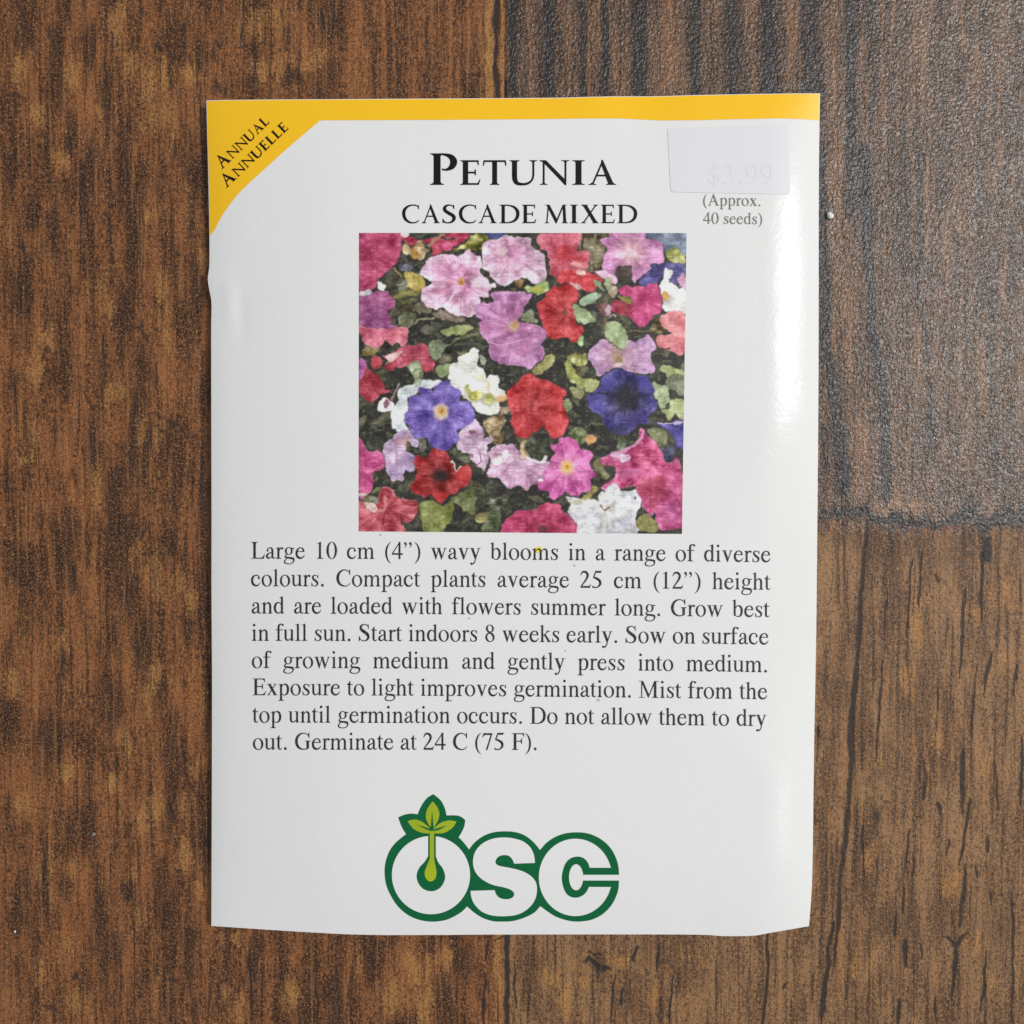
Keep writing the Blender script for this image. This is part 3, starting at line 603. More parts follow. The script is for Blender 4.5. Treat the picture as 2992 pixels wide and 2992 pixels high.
def text_face(ch):
    S, W = stroke, 84
    bowl_r = lambda x: S([(x, 345, 26), (x + 40, 415, 30), (x + 110, 440, 48), (x + 195, 405, 78), (x + 245, 310, 92), (x + 252, 215, 94), (x + 232, 110, 82), (x + 175, 35, 56), (x + 95, 8, 34), (x + 20, 30, 28), (x - 5, 60, 26)])
    bowl_l = lambda x: S([(x, 350, 26), (x - 45, 420, 32), (x - 115, 440, 44), (x - 205, 395, 76), (x - 255, 300, 90), (x - 262, 215, 92), (x - 240, 115, 84), (x - 180, 40, 62), (x - 110, 22, 46), (x - 45, 50, 34), (x + 5, 95, 28)])
    arch = lambda x: S([(x, 330, 24), (x + 45, 395, 34), (x + 115, 425, 56), (x + 180, 405, 74), (x + 213, 340, 84), (x + 217, 270, 84)]) + [box(x + 175, 60, x + 259, 285), foot(x + 175, 84, 0, 52, 52)]
    g = {
     'a': (444, S([(112, 318, 66), (112, 370, 50), (160, 425, 34), (225, 436, 36), (285, 405, 66), (313, 335, 82), (315, 270, 82)]) + [disc(106, 318, 40), box(275, 90, 356, 290)] + S([(315, 110, 82), (322, 55, 66), (355, 22, 50), (400, 28, 36), (442, 62, 16)]) + S([(310, 268, 22), (230, 240, 34), (140, 195, 56), (84, 135, 78), (84, 80, 84), (120, 35, 70), (175, 25, 50), (240, 50, 36), (310, 112, 24)])),
     'b': (500, [box(73, 40, 153, 640), flag(73, 80, 683)] + bowl_r(160)),
     'c': (444, S([(362, 322, 40), (352, 385, 44), (290, 428, 40), (225, 432, 40), (130, 395, 66), (76, 300, 88), (68, 210, 90), (95, 110, 92), (170, 40, 80), (250, 24, 62), (330, 48, 44), (405, 140, 18)]) + [disc(358, 325, 44)]),
     'd': (500, [box(342, 60, 424, 640), flag(342, 82, 683), [(342, 110), (424, 110), (424, 68), (440, 48), (491, 40), (491, 26), (352, -10), (342, -8)]] + bowl_l(344)),
     'e': (444, [box(92, 268, 402, 300)] + S([(368, 290, 66), (352, 365, 66), (300, 420, 46), (235, 434, 38), (150, 400, 56), (84, 310, 80), (68, 215, 88), (92, 110, 92), (165, 42, 84), (250, 26, 66), (340, 60, 44), (416, 158, 16)])),
     'f': (333, [box(103, 40, 187, 540), foot(103, 84, 0, 82, 95), box(20, 416, 310, 450)] + S([(145, 500, 84), (150, 580, 80), (190, 645, 60), (255, 662, 40), (310, 640, 44)]) + [disc(325, 628, 44)]),
     'g': (500, ring((235, 305, 166, 156), (237, 305, 90, 132)) + S([(330, 418, 30), (400, 408, 42), (475, 408, 44)]) + S([(160, 175, 30), (95, 115, 48), (100, 62, 62), (190, 40, 70), (320, 28, 78), (420, 5, 86), (448, -62, 62), (410, -150, 40), (300, -200, 34), (180, -200, 36), (75, -165, 50), (55, -105, 54), (95, -40, 44), (160, 20, 26)])),
     'h': (500, [box(74, 40, 156, 640), flag(74, 82, 683), foot(74, 82, 0)] + arch(156)),
     'i': (278, [box(98, 40, 180, 420), flag(98, 82, 460), foot(98, 82, 0), disc(130, 622, 54)]),
     'k': (500, [box(82, 40, 164, 640), flag(82, 82, 683), foot(82, 82, 0), [(160, 235), (215, 250), (385, 425), (340, 425), (160, 260)], box(285, 432, 470, 450), [(300, 432), (455, 432), (400, 415), (330, 415)], [(215, 250), (270, 300), (470, 25), (505, 18), (505, 0), (330, 0), (330, 18), (352, 30)]]),
     'l': (278, [box(98, 40, 180, 640), flag(98, 82, 683), foot(98, 82, 0, 78, 78)]),
     'm': (778, [box(85, 40, 167, 420), flag(85, 82, 460), foot(85, 82, 0)] + arch(167) + arch(430)),
     'n': (500, [box(85, 40, 167, 420), flag(85, 82, 460), foot(85, 82, 0)] + arch(167)),
     'o': (500, ring((250, 220, 221, 236), (250, 221, 132, 208), 0.10)),
     'p': (500, [box(83, -180, 165, 420), flag(83, 82, 460), foot(83, 82, -217, 78, 84)] + bowl_r(168)),
     'r': (333, [box(85, 40, 167, 420), flag(85, 82, 460), foot(85, 82, 0, 78, 80)] + S([(165, 315, 22), (195, 385, 38), (240, 422, 56), (290, 415, 66)]) + [disc(296, 408, 44)]),
     's': (389, S([(318, 320, 16), (292, 398, 26), (215, 436, 32), (130, 408, 56), (102, 350, 72), (140, 280, 82), (225, 218, 88), (298, 145, 84), (290, 65, 64), (220, 14, 36), (150, 14, 30), (88, 60, 26), (58, 145, 16)]) + [[(306, 400), (322, 452), (334, 452), (336, 312), (318, 312)], [(48, -6), (62, -6), (90, 40), (66, 158), (48, 158)]]),
     't': (278, [box(73, 80, 155, 500), [(155, 450), (155, 579), (142, 579), (75, 480), (13, 432), (13, 416), (155, 416)], box(73, 416, 256, 450)] + S([(114, 110, 82), (124, 55, 70), (165, 20, 50), (215, 24, 36), (266, 66, 14)])),
     'u': (500, [box(72, 130, 154, 420), [(9, 450), (154, 450), (154, 400), (72, 400), (60, 425), (9, 432)], box(342, 60, 424, 430), [(259, 450), (424, 450), (424, 400), (342, 400), (325, 425), (259, 432)], [(342, 110), (424, 110), (424, 62), (440, 46), (480, 44), (480, 30), (350, -10), (342, -8)]] + S([(113, 150, 82), (122, 85, 80), (165, 35, 62), (225, 28, 48), (290, 55, 36), (348, 112, 24)])),
     'v': (500, [[(65, 436), (168, 436), (292, 118), (262, -14), (242, -14)], [(380, 436), (425, 436), (262, -14), (245, 30)], [(19, 450), (215, 450), (215, 434), (165, 420), (75, 420), (19, 434)], [(338, 450), (477, 450), (477, 434), (425, 420), (378, 420), (338, 434)]]),
     'w': (722, [[(62, 436), (160, 436), (268, 125), (242, -14), (222, -14)], [(325, 380), (362, 420), (242, -14), (228, 40)], [(300, 436), (398, 436), (506, 125), (478, -14), (458, -14)], [(610, 436), (650, 436), (478, -14), (466, 40)], [(21, 450), (205, 450), (205, 434), (155, 420), (75, 420), (21, 434)], [(255, 450), (440, 450), (440, 434), (392, 420), (310, 420), (255, 434)], [(572, 450), (694, 450), (694, 434), (652, 420), (610, 420), (572, 434)]]),
     'x': (500, [[(60, 440), (175, 440), (440, 12), (325, 12)], [(360, 440), (405, 440), (110, 12), (62, 12)], box(20, 432, 235, 450), box(305, 432, 455, 450), box(18, 0, 165, 18), box(272, 0, 488, 18)]),
     'y': (500, [[(62, 436), (165, 436), (292, 130), (262, -14), (235, 0)], [(382, 436), (428, 436), (262, -14), (240, 20)], [(19, 450), (215, 450), (215, 434), (165, 420), (75, 420), (19, 434)], [(335, 450), (477, 450), (477, 434), (425, 420), (380, 420), (335, 434)]] + S([(268, 20, 34), (232, -75, 40), (180, -155, 48), (110, -178, 50)]) + [disc(85, -168, 48)]),
     'A': (722, [[(85, 20), (130, 20), (345, 560), (370, 640), (335, 640)], [(335, 674), (368, 674), (640, 20), (525, 20), (310, 560)], box(180, 212, 500, 254), foot(108, 10, 0, 92, 92), foot(528, 108, 0, 78, 72)]),
     'C': (667, S([(602, 480, 18), (575, 560, 26), (500, 625, 34), (385, 652, 40), (240, 610, 66), (130, 490, 98), (90, 335, 112), (120, 185, 106), (215, 70, 82), (360, 14, 46), (480, 22, 36), (570, 75, 28), (628, 140, 18)]) + [[(560, 590), (598, 676), (617, 676), (625, 450), (602, 450)]]),
     'D': (722, [box(105, 20, 210, 642), box(16, 0, 300, 20), box(16, 642, 300, 662), foot(105, 105, 0, 0, 0)] + S([(205, 644, 36), (360, 642, 40), (500, 595, 66), (600, 480, 98), (632, 331, 112), (605, 180, 102), (510, 70, 74), (360, 20, 40), (205, 18, 36)])),
     'E': (611, [box(105, 20, 210, 642), box(12, 0, 540, 20), box(12, 642, 530, 662), [(205, 0), (540, 0), (597, 169), (573, 169), (520, 75), (440, 40), (205, 38)], [(205, 662), (540, 662), (546, 519), (522, 519), (500, 600), (430, 624), (205, 624)], box(205, 326, 410, 364), [(440, 230), (464, 230), (464, 462), (440, 462), (425, 385), (380, 360), (380, 328), (425, 305)]]),
     'F': (556, [box(105, 20, 210, 642), foot(105, 105, 0, 93, 85), box(12, 642, 520, 662), [(205, 662), (540, 662), (546, 519), (522, 519), (500, 600), (430, 624), (205, 624)], box(205, 326, 400, 364), [(428, 230), (452, 230), (452, 462), (428, 462), (413, 385), (370, 360), (370, 328), (413, 305)]]),
     'G': (722, S([(622, 480, 18), (590, 565, 26), (510, 628, 34), (390, 652, 40), (245, 610, 66), (132, 490, 98), (92, 335, 112), (122, 185, 106), (220, 68, 80), (365, 14, 46), (480, 24, 40), (575, 55, 60)]) + [[(580, 590), (618, 676), (637, 676), (645, 460), (622, 460)], box(522, 50, 625, 320), [(450, 354), (709, 354), (709, 336), (645, 322), (625, 300), (522, 300), (500, 325), (450, 336)]]),
     'L': (611, [box(110, 20, 215, 642), foot(110, 105, 662, 96, 90, -1), box(12, 0, 540, 20), [(205, 0), (560, 0), (598, 174), (573, 174), (525, 80), (450, 42), (205, 40)]]),
     'M': (889, [[(118, 40), (155, 40), (165, 600), (118, 640)], [(112, 662), (200, 662), (462, 110), (430, 0), (410, 0)], [(680, 662), (735, 662), (432, 0), (425, 70)], box(662, 40, 765, 650), foot(132, 8, 0, 120, 118), foot(662, 103, 0, 90, 98), box(14, 643, 200, 662), box(680, 643, 862, 662)]),
     'S': (556, S([(462, 490, 18), (425, 590, 28), (345, 645, 36), (250, 655, 40), (150, 605, 74), (122, 525, 96), (165, 440, 114), (280, 360, 124), (400, 270, 122), (448, 170, 104), (405, 65, 72), (300, 12, 40), (200, 14, 34), (110, 70, 28), (56, 190, 16)]) + [[(415, 610), (440, 676), (458, 676), (470, 470), (450, 470)], [(42, -14), (62, -14), (95, 60), (66, 200), (45, 200)]]),
     '0': (500, ring((250, 331, 226, 345), (250, 331, 130, 322))),
     '1': (500, [box(204, 40, 290, 640), [(111, 575), (111, 592), (282, 676), (290, 676), (290, 560), (204, 560), (204, 600), (170, 598)], foot(204, 86, 0, 86, 104)]),
     '2': (500, S([(42, 490, 22), (70, 560, 40), (125, 622, 66), (205, 636, 80), (290, 600, 88), (335, 510, 92), (310, 400, 82), (235, 280, 62), (140, 160, 48), (50, 45, 40)]) + [[(30, 0), (425, 0), (475, 138), (455, 144), (418, 90), (372, 74), (110, 74), (30, 20)]]),
     '3': (500, S([(50, 520, 22), (90, 595, 44), (160, 640, 66), (255, 630, 80), (320, 560, 86), (310, 470, 70), (240, 390, 40), (180, 360, 26)]) + S([(180, 352, 26), (280, 335, 56), (365, 270, 86), (385, 180, 94), (340, 80, 74), (250, 20, 46), (150, 12, 46), (70, 30, 60)]) + [disc(72, 34, 36)]),
     '4': (500, [box(292, 0, 372, 676), box(14, 167, 472, 231), [(14, 190), (14, 231), (328, 676), (372, 676), (372, 640), (300, 580), (68, 231), (60, 190)]]),
     '5': (500, [[(168, 676), (400, 676), (438, 688), (398, 596), (172, 596)], [(168, 676), (200, 676), (175, 560), (110, 395), (60, 400)]] + S([(80, 412, 50), (190, 385, 84), (320, 310, 98), (372, 215, 98), (350, 110, 78), (260, 35, 50), (150, 14, 44), (70, 35, 60)]) + [disc(68, 42, 38)]),
     '7': (500, [[(78, 662), (449, 662), (449, 642), (370, 588), (150, 588), (95, 565), (38, 488), (20, 498)], [(449, 645), (375, 590), (172, -8), (237, -8)]]),
     '8': (500, ring((248, 515, 170, 161), (252, 525, 92, 126), 0.25) + ring((250, 178, 196, 192), (250, 165, 112, 150), 0.35)),
     '9': (500, ring((245, 460, 205, 216), (240, 455, 118, 190), 0.1) + S([(425, 460, 90), (405, 300, 90), (320, 140, 70), (200, 30, 46), (70, -10, 26)])),
     '$': (500, S([(400, 490, 18), (370, 580, 30), (300, 635, 40), (190, 620, 62), (130, 545, 88), (165, 440, 100), (280, 345, 110), (390, 245, 110), (420, 150, 90), (360, 50, 62), (240, 8, 44), (110, 60, 34), (60, 170, 20)]) + [box(232, -90, 266, 730)]),
     '(': (333, S([(298, 672, 12), (190, 570, 46), (115, 400, 72), (98, 250, 80), (115, 95, 72), (190, -75, 46), (298, -175, 12)])),
     ')': (333, S([(35, 672, 12), (143, 570, 46), (218, 400, 72), (235, 250, 80), (218, 95, 72), (143, -75, 46), (35, -175, 12)])),
     '.': (250, [disc(125, 43, 56)]),
     '"': (444, [disc(82, 616, 54), disc(294, 616, 54)] + S([(118, 620, 40), (120, 560, 44), (92, 500, 26), (48, 452, 12)]) + S([(330, 620, 40), (332, 560, 44), (304, 500, 26), (260, 452, 12)])),
    }
    return g[ch]

def book_caps(ch, st, th):
    """broad-pen capitals, 700 units high; st, th = thick and thin strokes"""
    S = stroke
    def serif(x, w, y, up=1, l=62, r=62):
        return [(x - l, y), (x + w + r, y), (x + w + r, y + 16 * up), (x + w + 22, y + 30 * up), (x + w, y + 62 * up), (x, y + 62 * up), (x - 22, y + 30 * up), (x - l, y + 16 * up)]
    def ends(x, w, l=62, r=62): return [box(x, 40, x + w, 660), serif(x, w, 0, 1, l, r), serif(x, w, 700, -1, l, r)]
    if ch == 'P': return 590, ends(105, st) + S([(95 + st * .6, 680, 34), (300, 676, th), (420, 625, st * .8), (472, 520, st), (440, 405, st * .85), (350, 340, th * 1.1), (262, 338, 22)]) + [[(262, 320), (285, 325), (285, 372), (255, 360)]]
    if ch == 'E': return 565, ends(95, st, 62, 0) + [box(95, 0, 480, th), box(95, 700 - th, 460, 700), box(95, 350 - th / 2, 400, 350 + th / 2), [(440, 0), (480, 0), (520, 150), (495, 150), (455, 60)], [(430, 700), (475, 700), (482, 560), (458, 560), (440, 640)], [(385, 270), (410, 270), (410, 440), (385, 440), (372, 372), (372, 330)]]
    if ch == 'F': return 530, ends(95, st)
    if ch == 'L': return 560, ends(95, st, 62, 0) + [serif(95, st, 700, -1), box(95, 0, 480, th), [(440, 0), (480, 0), (528, 165), (502, 165), (450, 62)]]
    if ch == 'T': return 640, [box(320 - st / 2, 40, 320 + st / 2, 680), serif(320 - st / 2, st, 0), box(40, 700 - th, 600, 700), [(30, 700), (75, 700), (62, 640), (38, 540), (12, 540)], [(565, 700), (612, 700), (630, 540), (603, 540), (578, 640)]]
    if ch == 'U': return 780, [box(95, 230, 95 + st, 660), serif(95, st, 700, -1), box(610, 260, 610 + th, 660), serif(610, th, 700, -1, 75, 75)] + S([(95 + st / 2, 260, st), (105 + st / 2, 150, st * .98), (220, 50, st * .8), (360, 18, st * .55), (500, 45, th * 1.3), (600, 140, th), (610 + th / 2, 270, th)])
    if ch == 'N': return 830, [box(120, 40, 120 + th, 640), serif(120, th, 0, 1, 75, 75), [(40, 700), (205, 700), (735, 120), (735, -12), (705, -12), (130, 640), (40, 684)], box(690, 20, 690 + th, 660), serif(690, th, 700, -1, 85, 80)]
    if ch == 'I': return 340, ends(170 - st / 2, st, 72, 72)
    if ch == 'A': return 770, [[(110, 20), (110 + th, 20), (390, 600), (400, 690), (360, 640)], [(365, 712), (400, 712), (690, 20), (690 - st * 1.12, 20), (350, 600)], box(215, 240, 560, 240 + th), serif(100, th, 0, 1, 80, 80), serif(690 - st * 1.1, st * 1.05, 0, 1, 65, 72)]
    if ch == 'C': return 700, S([(640, 560, 18), (600, 640, 30), (510, 680, th), (400, 684, th), (240, 630, st * .7), (125, 500, st), (100, 340, st * 1.05), (150, 170, st * .95), (280, 50, st * .7), (420, 14, th * 1.1), (560, 40, th), (650, 120, 24)]) + [[(612, 690), (640, 690), (655, 530), (630, 530), (590, 630)]]
    if ch == 'S': return 530, S([(420, 550, 18), (390, 640, 30), (300, 684, th), (190, 665, st * .65), (125, 580, st * .92), (150, 470, st), (260, 380, st * 1.08), (390, 280, st * 1.05), (420, 170, st * .95), (360, 60, st * .7), (240, 14, th), (130, 40, th), (72, 160, 18)]) + [[(398, 690), (425, 690), (432, 535), (410, 535), (375, 625)], [(62, 10), (92, 10), (110, 60), (84, 175), (60, 175)]]
    if ch == 'D': return 770, [box(105, 20, 105 + st, 680), box(25, 0, 300, 20), box(25, 680, 300, 700), serif(105, st, 0, 1, 80, 0), serif(105, st, 700, -1, 80, 0)] + S([(120, 678, th), (330, 676, th), (520, 620, st * .7), (640, 490, st * .98), (668, 350, st * 1.02), (630, 190, st * .95), (510, 70, st * .7), (330, 22, th), (120, 20, th)])
    if ch == 'M': return 920, [[(95, 30), (95 + th, 30), (190, 640), (150, 660)], [(95, 700), (215, 700), (505, 130), (470, -10), (445, -10)], [(700, 690), (760, 700), (475, -10), (455, 90)], [(700, 700), (795, 700), (835, 30), (835 - st, 30)], serif(100, th - 10, 0, 1, 70, 70), serif(835 - st, st, 0, 1, 62, 65), box(45, 682, 215, 700), box(690, 682, 860, 700)]
    if ch == 'X': return 680, [[(85, 680), (85 + st * 1.3, 680), (610, 20), (610 - st * 1.3, 20)], [(520, 680), (520 + th * 1.2, 680), (140, 20), (140 - th * 1.2, 20)], serif(85, st * 1.25, 700, -1, 55, 50), serif(525, th, 700, -1, 70, 70), serif(85, th, 0, 1, 70, 70), serif(610 - st * 1.25, st * 1.2, 0, 1, 50, 55)]

_cache = {}
def glyph(kind, ch):
    key = (kind, ch)
    if key not in _cache:
        w, polys = text_face(ch) if kind == 'text' else book_caps(ch, *kind[1:])
        V, f = union(polys)
        _cache[key] = (w, V, f)
    return _cache[key]

class Lettering:
    """collects placed letters, then becomes one mesh draped on the packet"""
    def __init__(self): self.V, self.f, self.n = [], [], 0
    def put(self, kind, ch, fn, x, k):
        w, V, f = glyph(kind, ch)
        P = fn(V[:, 0] * k + x, V[:, 1] * k)
        self.V.append(P); self.f += [tuple(i + self.n for i in t) for t in f]; self.n += len(P)
        return w * k
    def build(self, name, mat, parent, up=0.05):
        V = np.concatenate(self.V)
        return mesh_object(name, drape(V[:, 0], V[:, 1], up), face_up(V, self.f), mat, parent)

def width(kind, s, k): return sum((250 if c == ' ' else glyph(kind, c)[0]) * k for c in s)
def ink(kind, s, k):
    """left and right overhang of the ink relative to the advance widths"""
    a = glyph(kind, s[0])[1][:, 0].min() * k
    w, V, _ = glyph(kind, s[-1])
    return a, (w - V[:, 0].max()) * k

def text_line(L, s, x0, x1, y0, y1, k, kind='text', justify=True, sag=1.9, kern=0.0, narrow=0.925):
    """a line of text from pixel x0 to x1, its baseline running from y0 to y1"""
    a, b = ink(kind, s, k)
    nat = width(kind, s, k) - a - b
    sp = 0.0; sx = narrow
    if justify: sp = (x1 - x0 - nat * sx) / max(s.count(' '), 1)
    else: sx = (x1 - x0) / nat
    def fn(X, Y):
        t = np.clip(X / (x1 - x0), 0, 1)
        return np.stack([x0 + X, y0 + (y1 - y0) * t ** sag - Y], -1)
    x = -a * sx
    for c in s:
        if c == ' ': x += 250 * k * sx + sp; continue
        w, V, f = glyph(kind, c)
        P = fn(V[:, 0] * k * sx + x, V[:, 1] * k)
        L.V.append(P); L.f += [tuple(i + L.n for i in t) for t in f]; L.n += len(P)
        x += w * k * sx + kern
# ------------------------------------------------------------------ the printed flower photograph: ink colours per point of a fine sheet
NX, NY = 620, 570
s_, t_ = np.meshgrid(np.linspace(0, 1, NX), np.linspace(0, 1, NY))
TLc, TRc, BRc, BLc = map(np.array, ((1049.0, 680.5), (2006.0, 681.0), (1992.6, 1560.0), (1048.0, 1552.5)))
PX = ((1 - s_) * (1 - t_))[..., None] * TLc + (s_ * (1 - t_))[..., None] * TRc + (s_ * t_)[..., None] * BRc + ((1 - s_) * t_)[..., None] * BLc
UX, UY = (PX[..., 0] - 1040) / 0.2588, (PX[..., 1] - 670) / 0.2588        # measuring units of the enlarged picture
n1 = lambda k, sd, ax=1.0: value_noise(UX / k + 31, UY / (k * ax) + 17, sd)
VX = UX + 24 * (n1(38, 41) - .5) + 10 * (n1(17, 42) - .5) + 26 * (n1(80, 47) - .5)
VY = UY + 24 * (n1(38, 43) - .5) + 10 * (n1(17, 44) - .5) + 26 * (n1(80, 48) - .5)
GR = n1(11, 45) - .5; GR2 = n1(30, 46) - .5; GR3 = n1(70, 49) - .5
pic = np.zeros(UX.shape + (3,))
m_ = smooth((n1(90, 51) * .7 + n1(34, 52) * .3 - .42) / .3)[..., None]
pic[:] = (38, 36, 32)
pic += m_ * np.array((18, 21, 12)) + (GR * 26)[..., None]
m_ = smooth((n1(45, 53, .6) - .66) / .2)[..., None]
pic[:] = pic * (1 - .6 * m_) + .6 * m_ * np.array((105, 108, 78))

def inside(pts, X, Y):
    c = np.zeros(X.shape, bool)
    n = len(pts)
    for i in range(n):
        x0, y0 = pts[i - 1]; x1, y1 = pts[i]
        if y0 == y1: continue
        c ^= ((y0 > Y) != (y1 > Y)) & (X < (x1 - x0) * (Y - y0) / (y1 - y0) + x0)
    return c
def blur(m, r):
    for ax in (0, 1):
        c = np.cumsum(np.concatenate([np.repeat(np.take(m, [0], ax), r + 1, ax), m, np.repeat(np.take(m, [-1], ax), r, ax)], ax), ax)
        k = 2 * r + 1
        m = (np.take(c, range(k, c.shape[ax]), ax) - np.take(c, range(0, c.shape[ax] - k), ax)) / k
    return m
OFF = {1: (0, 0), 2: (1855, 0), 3: (0, 1700), 4: (1855, 1700)}
def F(q, pts, col, ctr=None, c2=None, rim=None, vein=10, petals=0, soft_=False, a=1.0, rag=1.0, fold=14):
    """one patch of the picture: petals, leaf or bud, with veins running from ctr"""
    ox, oy = OFF[q]
    P = [tuple(map(float, p.split(','))) for p in pts.split()]
    P = catmull([(x + ox, y + oy) for x, y in P], 4, True)
    lo, hi = P.min(0) - 130, P.max(0) + 130
    cols = np.where((UX.max(0) > lo[0]) & (UX.min(0) < hi[0]))[0]; rows = np.where((UY.max(1) > lo[1]) & (UY.min(1) < hi[1]))[0]
    if not len(cols) or not len(rows): return
    W = np.s_[rows[0]:rows[-1] + 1, cols[0]:cols[-1] + 1]
    ux, uy, out, g3, g2, g1 = UX[W], UY[W], pic[W], GR3[W], GR2[W], GR[W]
    m = hard = inside(P, ux + (VX[W] - ux) * rag, uy + (VY[W] - uy) * rag).astype(float)
    m = blur(m, 4) if soft_ else blur(m, 1)
    if not soft_ and a == 1.0:                                   # the dark gap that separates it from what lies behind
        g_ = blur(np.roll(np.roll(hard, 3, 0), -1, 1), 4)[..., None]
        out[:] = out * (1 - .26 * g_) + .26 * g_ * np.array((34, 30, 30))
    cx, cy = P.mean(0) if ctr is None else (ctr[0] + ox, ctr[1] + oy)
    dx, dy = ux - cx, uy - cy
    r = np.hypot(dx, dy); ang = np.arctan2(dy, dx)
    R = max(np.hypot(*(P - (cx, cy)).T).max(), 1.0)
    c = np.broadcast_to(np.array(col, float), out.shape).copy()
    if c2 is not None:
        t = smooth(1 - r / (R * .8))[..., None]
        c = c * (1 - t) + t * np.array(c2, float)
    vn = value_noise(9 * np.cos(ang) + 60 + r / 300, 9 * np.sin(ang) + 60, 61 + int(cx) % 30) - .5
    vn2 = value_noise(24 * np.cos(ang) + 90 + r / 240, 24 * np.sin(ang) + 90, 71 + int(cy) % 30) - .5
    c += ((vn * 1.4 + vn2 * 1.4) * vein)[..., None] * np.array((1.0, 1.1, 1.0))
    if petals:
        pw = np.cos(ang * petals + cx + .7 * vn)
        c -= (18 * smooth((pw - .6) / .4) * smooth(r / R / .4))[..., None]
        c += (12 * smooth((-pw - .1) / .8) * smooth(r / R / .5))[..., None]
    fine = value_noise(ux / 9 + cy, uy / 6, 35) - .5; ridge = np.abs(value_noise(ux / 70 + cx, uy / 34 + cy, 36) - .5)
    c += (g3 * fold * 3.0 + g2 * 20 + g1 * 14 + fine * 16 + (ridge - .14) * fold * 5)[..., None]
    c += ((value_noise(ux / 130 + cx, uy / 130 + cy, 33) - .5) * fold * 4.0)[..., None]
    if rim is not None:
        b = blur(hard, 4)
        k = (smooth((.86 - b) / .34) * (0.42 + 1.3 * g3.clip(-.4, .4) + .5 * vn))[..., None].clip(0, 1)
        c = c * (1 - k) + k * np.array(rim, float)
    mm = (m * a)[..., None]
    out[:] = out * (1 - mm) + mm * c
def D(q, x, y, rx, ry, col, a=1.0, edge=.5):
    ox, oy = OFF[q]
    r = np.hypot((VX * .5 + UX * .5 - x - ox) / rx, (VY * .5 + UY * .5 - y - oy) / ry)
    m = (smooth((1 + edge / 2 - r) / edge) * a)[..., None]
    pic[:] = pic * (1 - m) + m * (np.array(col, float) + (GR * 22)[..., None])
def T(q, pts, w, col, a=1.0):
    ox, oy = OFF[q]
    P = catmull([(x + ox, y + oy) for x, y in pts], 5) if len(pts) > 2 else np.array(pts, float) + (ox, oy)
    best = np.full(UX.shape, 1e9)
    for k in range(len(P) - 1):
        p, d = P[k], P[k + 1] - P[k]
        t = np.clip(((VX - p[0]) * d[0] + (VY - p[1]) * d[1]) / max(d @ d, 1e-6), 0, 1)
        best = np.minimum(best, np.hypot(VX - p[0] - t * d[0], VY - p[1] - t * d[1]))
    m = (smooth(1.4 - best / (w / 2)) * a)[..., None]
    pic[:] = pic * (1 - m) + m * (np.array(col, float) + (GR * 22)[..., None])

# foliage first: a tangle of half-lit leaves, then the ones that can be told apart
rl = random.Random(12)
for i in range(230):
    x, y = rl.uniform(20, 3740), rl.uniform(20, 3430)
    a, l, w = rl.uniform(0, 3.14), rl.uniform(50, 150), rl.uniform(20, 55)
    ca, sa = math.cos(a), math.sin(a)
    k = rl.uniform(.3, 1.0)
    q = ' '.join('%d,%d' % (x + ca * u * l - sa * v * w, y + sa * u * l + ca * v * w) for u, v in ((-1, 0), (-.4, -.9), (.4, -.8), (1, 0), (.4, .8), (-.4, .9)))
    F(1, q, tuple(c * k for c in rl.choice(((112, 118, 84), (132, 126, 80), (98, 92, 70), (140, 148, 118), (84, 80, 58)))), rim=tuple(c * k for c in (140, 142, 112)), a=rl.uniform(.5, .95))
F(1, '420,760 560,690 720,700 720,750 560,760 450,790', (134, 126, 66)); F(1, '450,840 620,790 700,800 560,850', (112, 110, 68))
F(1, '560,480 680,500 780,590 750,700 640,680 570,590', (176, 152, 62), c2=(196, 172, 84)); F(1, '400,960 520,860 640,850 560,920', (88, 78, 56))
F(1, '640,880 740,820 860,920 800,950 700,940', (108, 98, 72)); F(1, '460,1020 520,950 620,930 660,960 630,1060 580,1110 500,1090', (98, 100, 72))
F(1, '860,960 1000,920 1220,1000 1200,1040 1000,1020', (112, 94, 76)); F(1, '750,1110 900,1050 960,1060 930,1160 820,1190 750,1180', (84, 82, 66))
F(1, '960,1130 1060,1110 1160,1080 1280,1070 1330,1110 1300,1150 1170,1190 1060,1200 970,1180', (142, 150, 88), rim=(170, 172, 110))
F(1, '1050,1290 1180,1210 1380,1160 1410,1190 1250,1230 1120,1270', (112, 116, 76)); T(1, [(590, 1110), (700, 1040), (880, 1000)], 26, (146, 138, 104))
F(1, '810,1330 860,1260 940,1240 1010,1290 1090,1280 1010,1340 960,1430 890,1480 840,1430', (136, 146, 112), rim=(160, 168, 132)); F(1, '910,1580 950,1520 1060,1510 1090,1590 1040,1640 960,1670 910,1620', (132, 150, 98))
F(1, '950,1430 1040,1420 1080,1480 960,1500', (98, 92, 66)); F(1, '1140,1390 1260,1370 1290,1430 1200,1440', (120, 116, 74)); F(1, '1400,1420 1450,1450 1480,1500 1410,1520', (140, 146, 122))
F(1, '80,1370 200,1320 260,1340 180,1430 90,1430', (140, 118, 70)); F(1, '1800,560 1900,580 1870,650 1800,640', (150, 112, 62)); F(1, '1870,980 1960,900 2010,1000 2060,1040 1960,1060 1880,1030', (120, 125, 92))
F(1, '300,480 430,440 500,560 340,680 280,560', (58, 52, 40), a=.8); F(1, '480,400 600,390 640,450 540,470', (86, 84, 100)); T(1, [(430, 430), (520, 540)], 30, (150, 124, 66)); T(1, [(450, 640), (600, 600)], 12, (170, 168, 150))
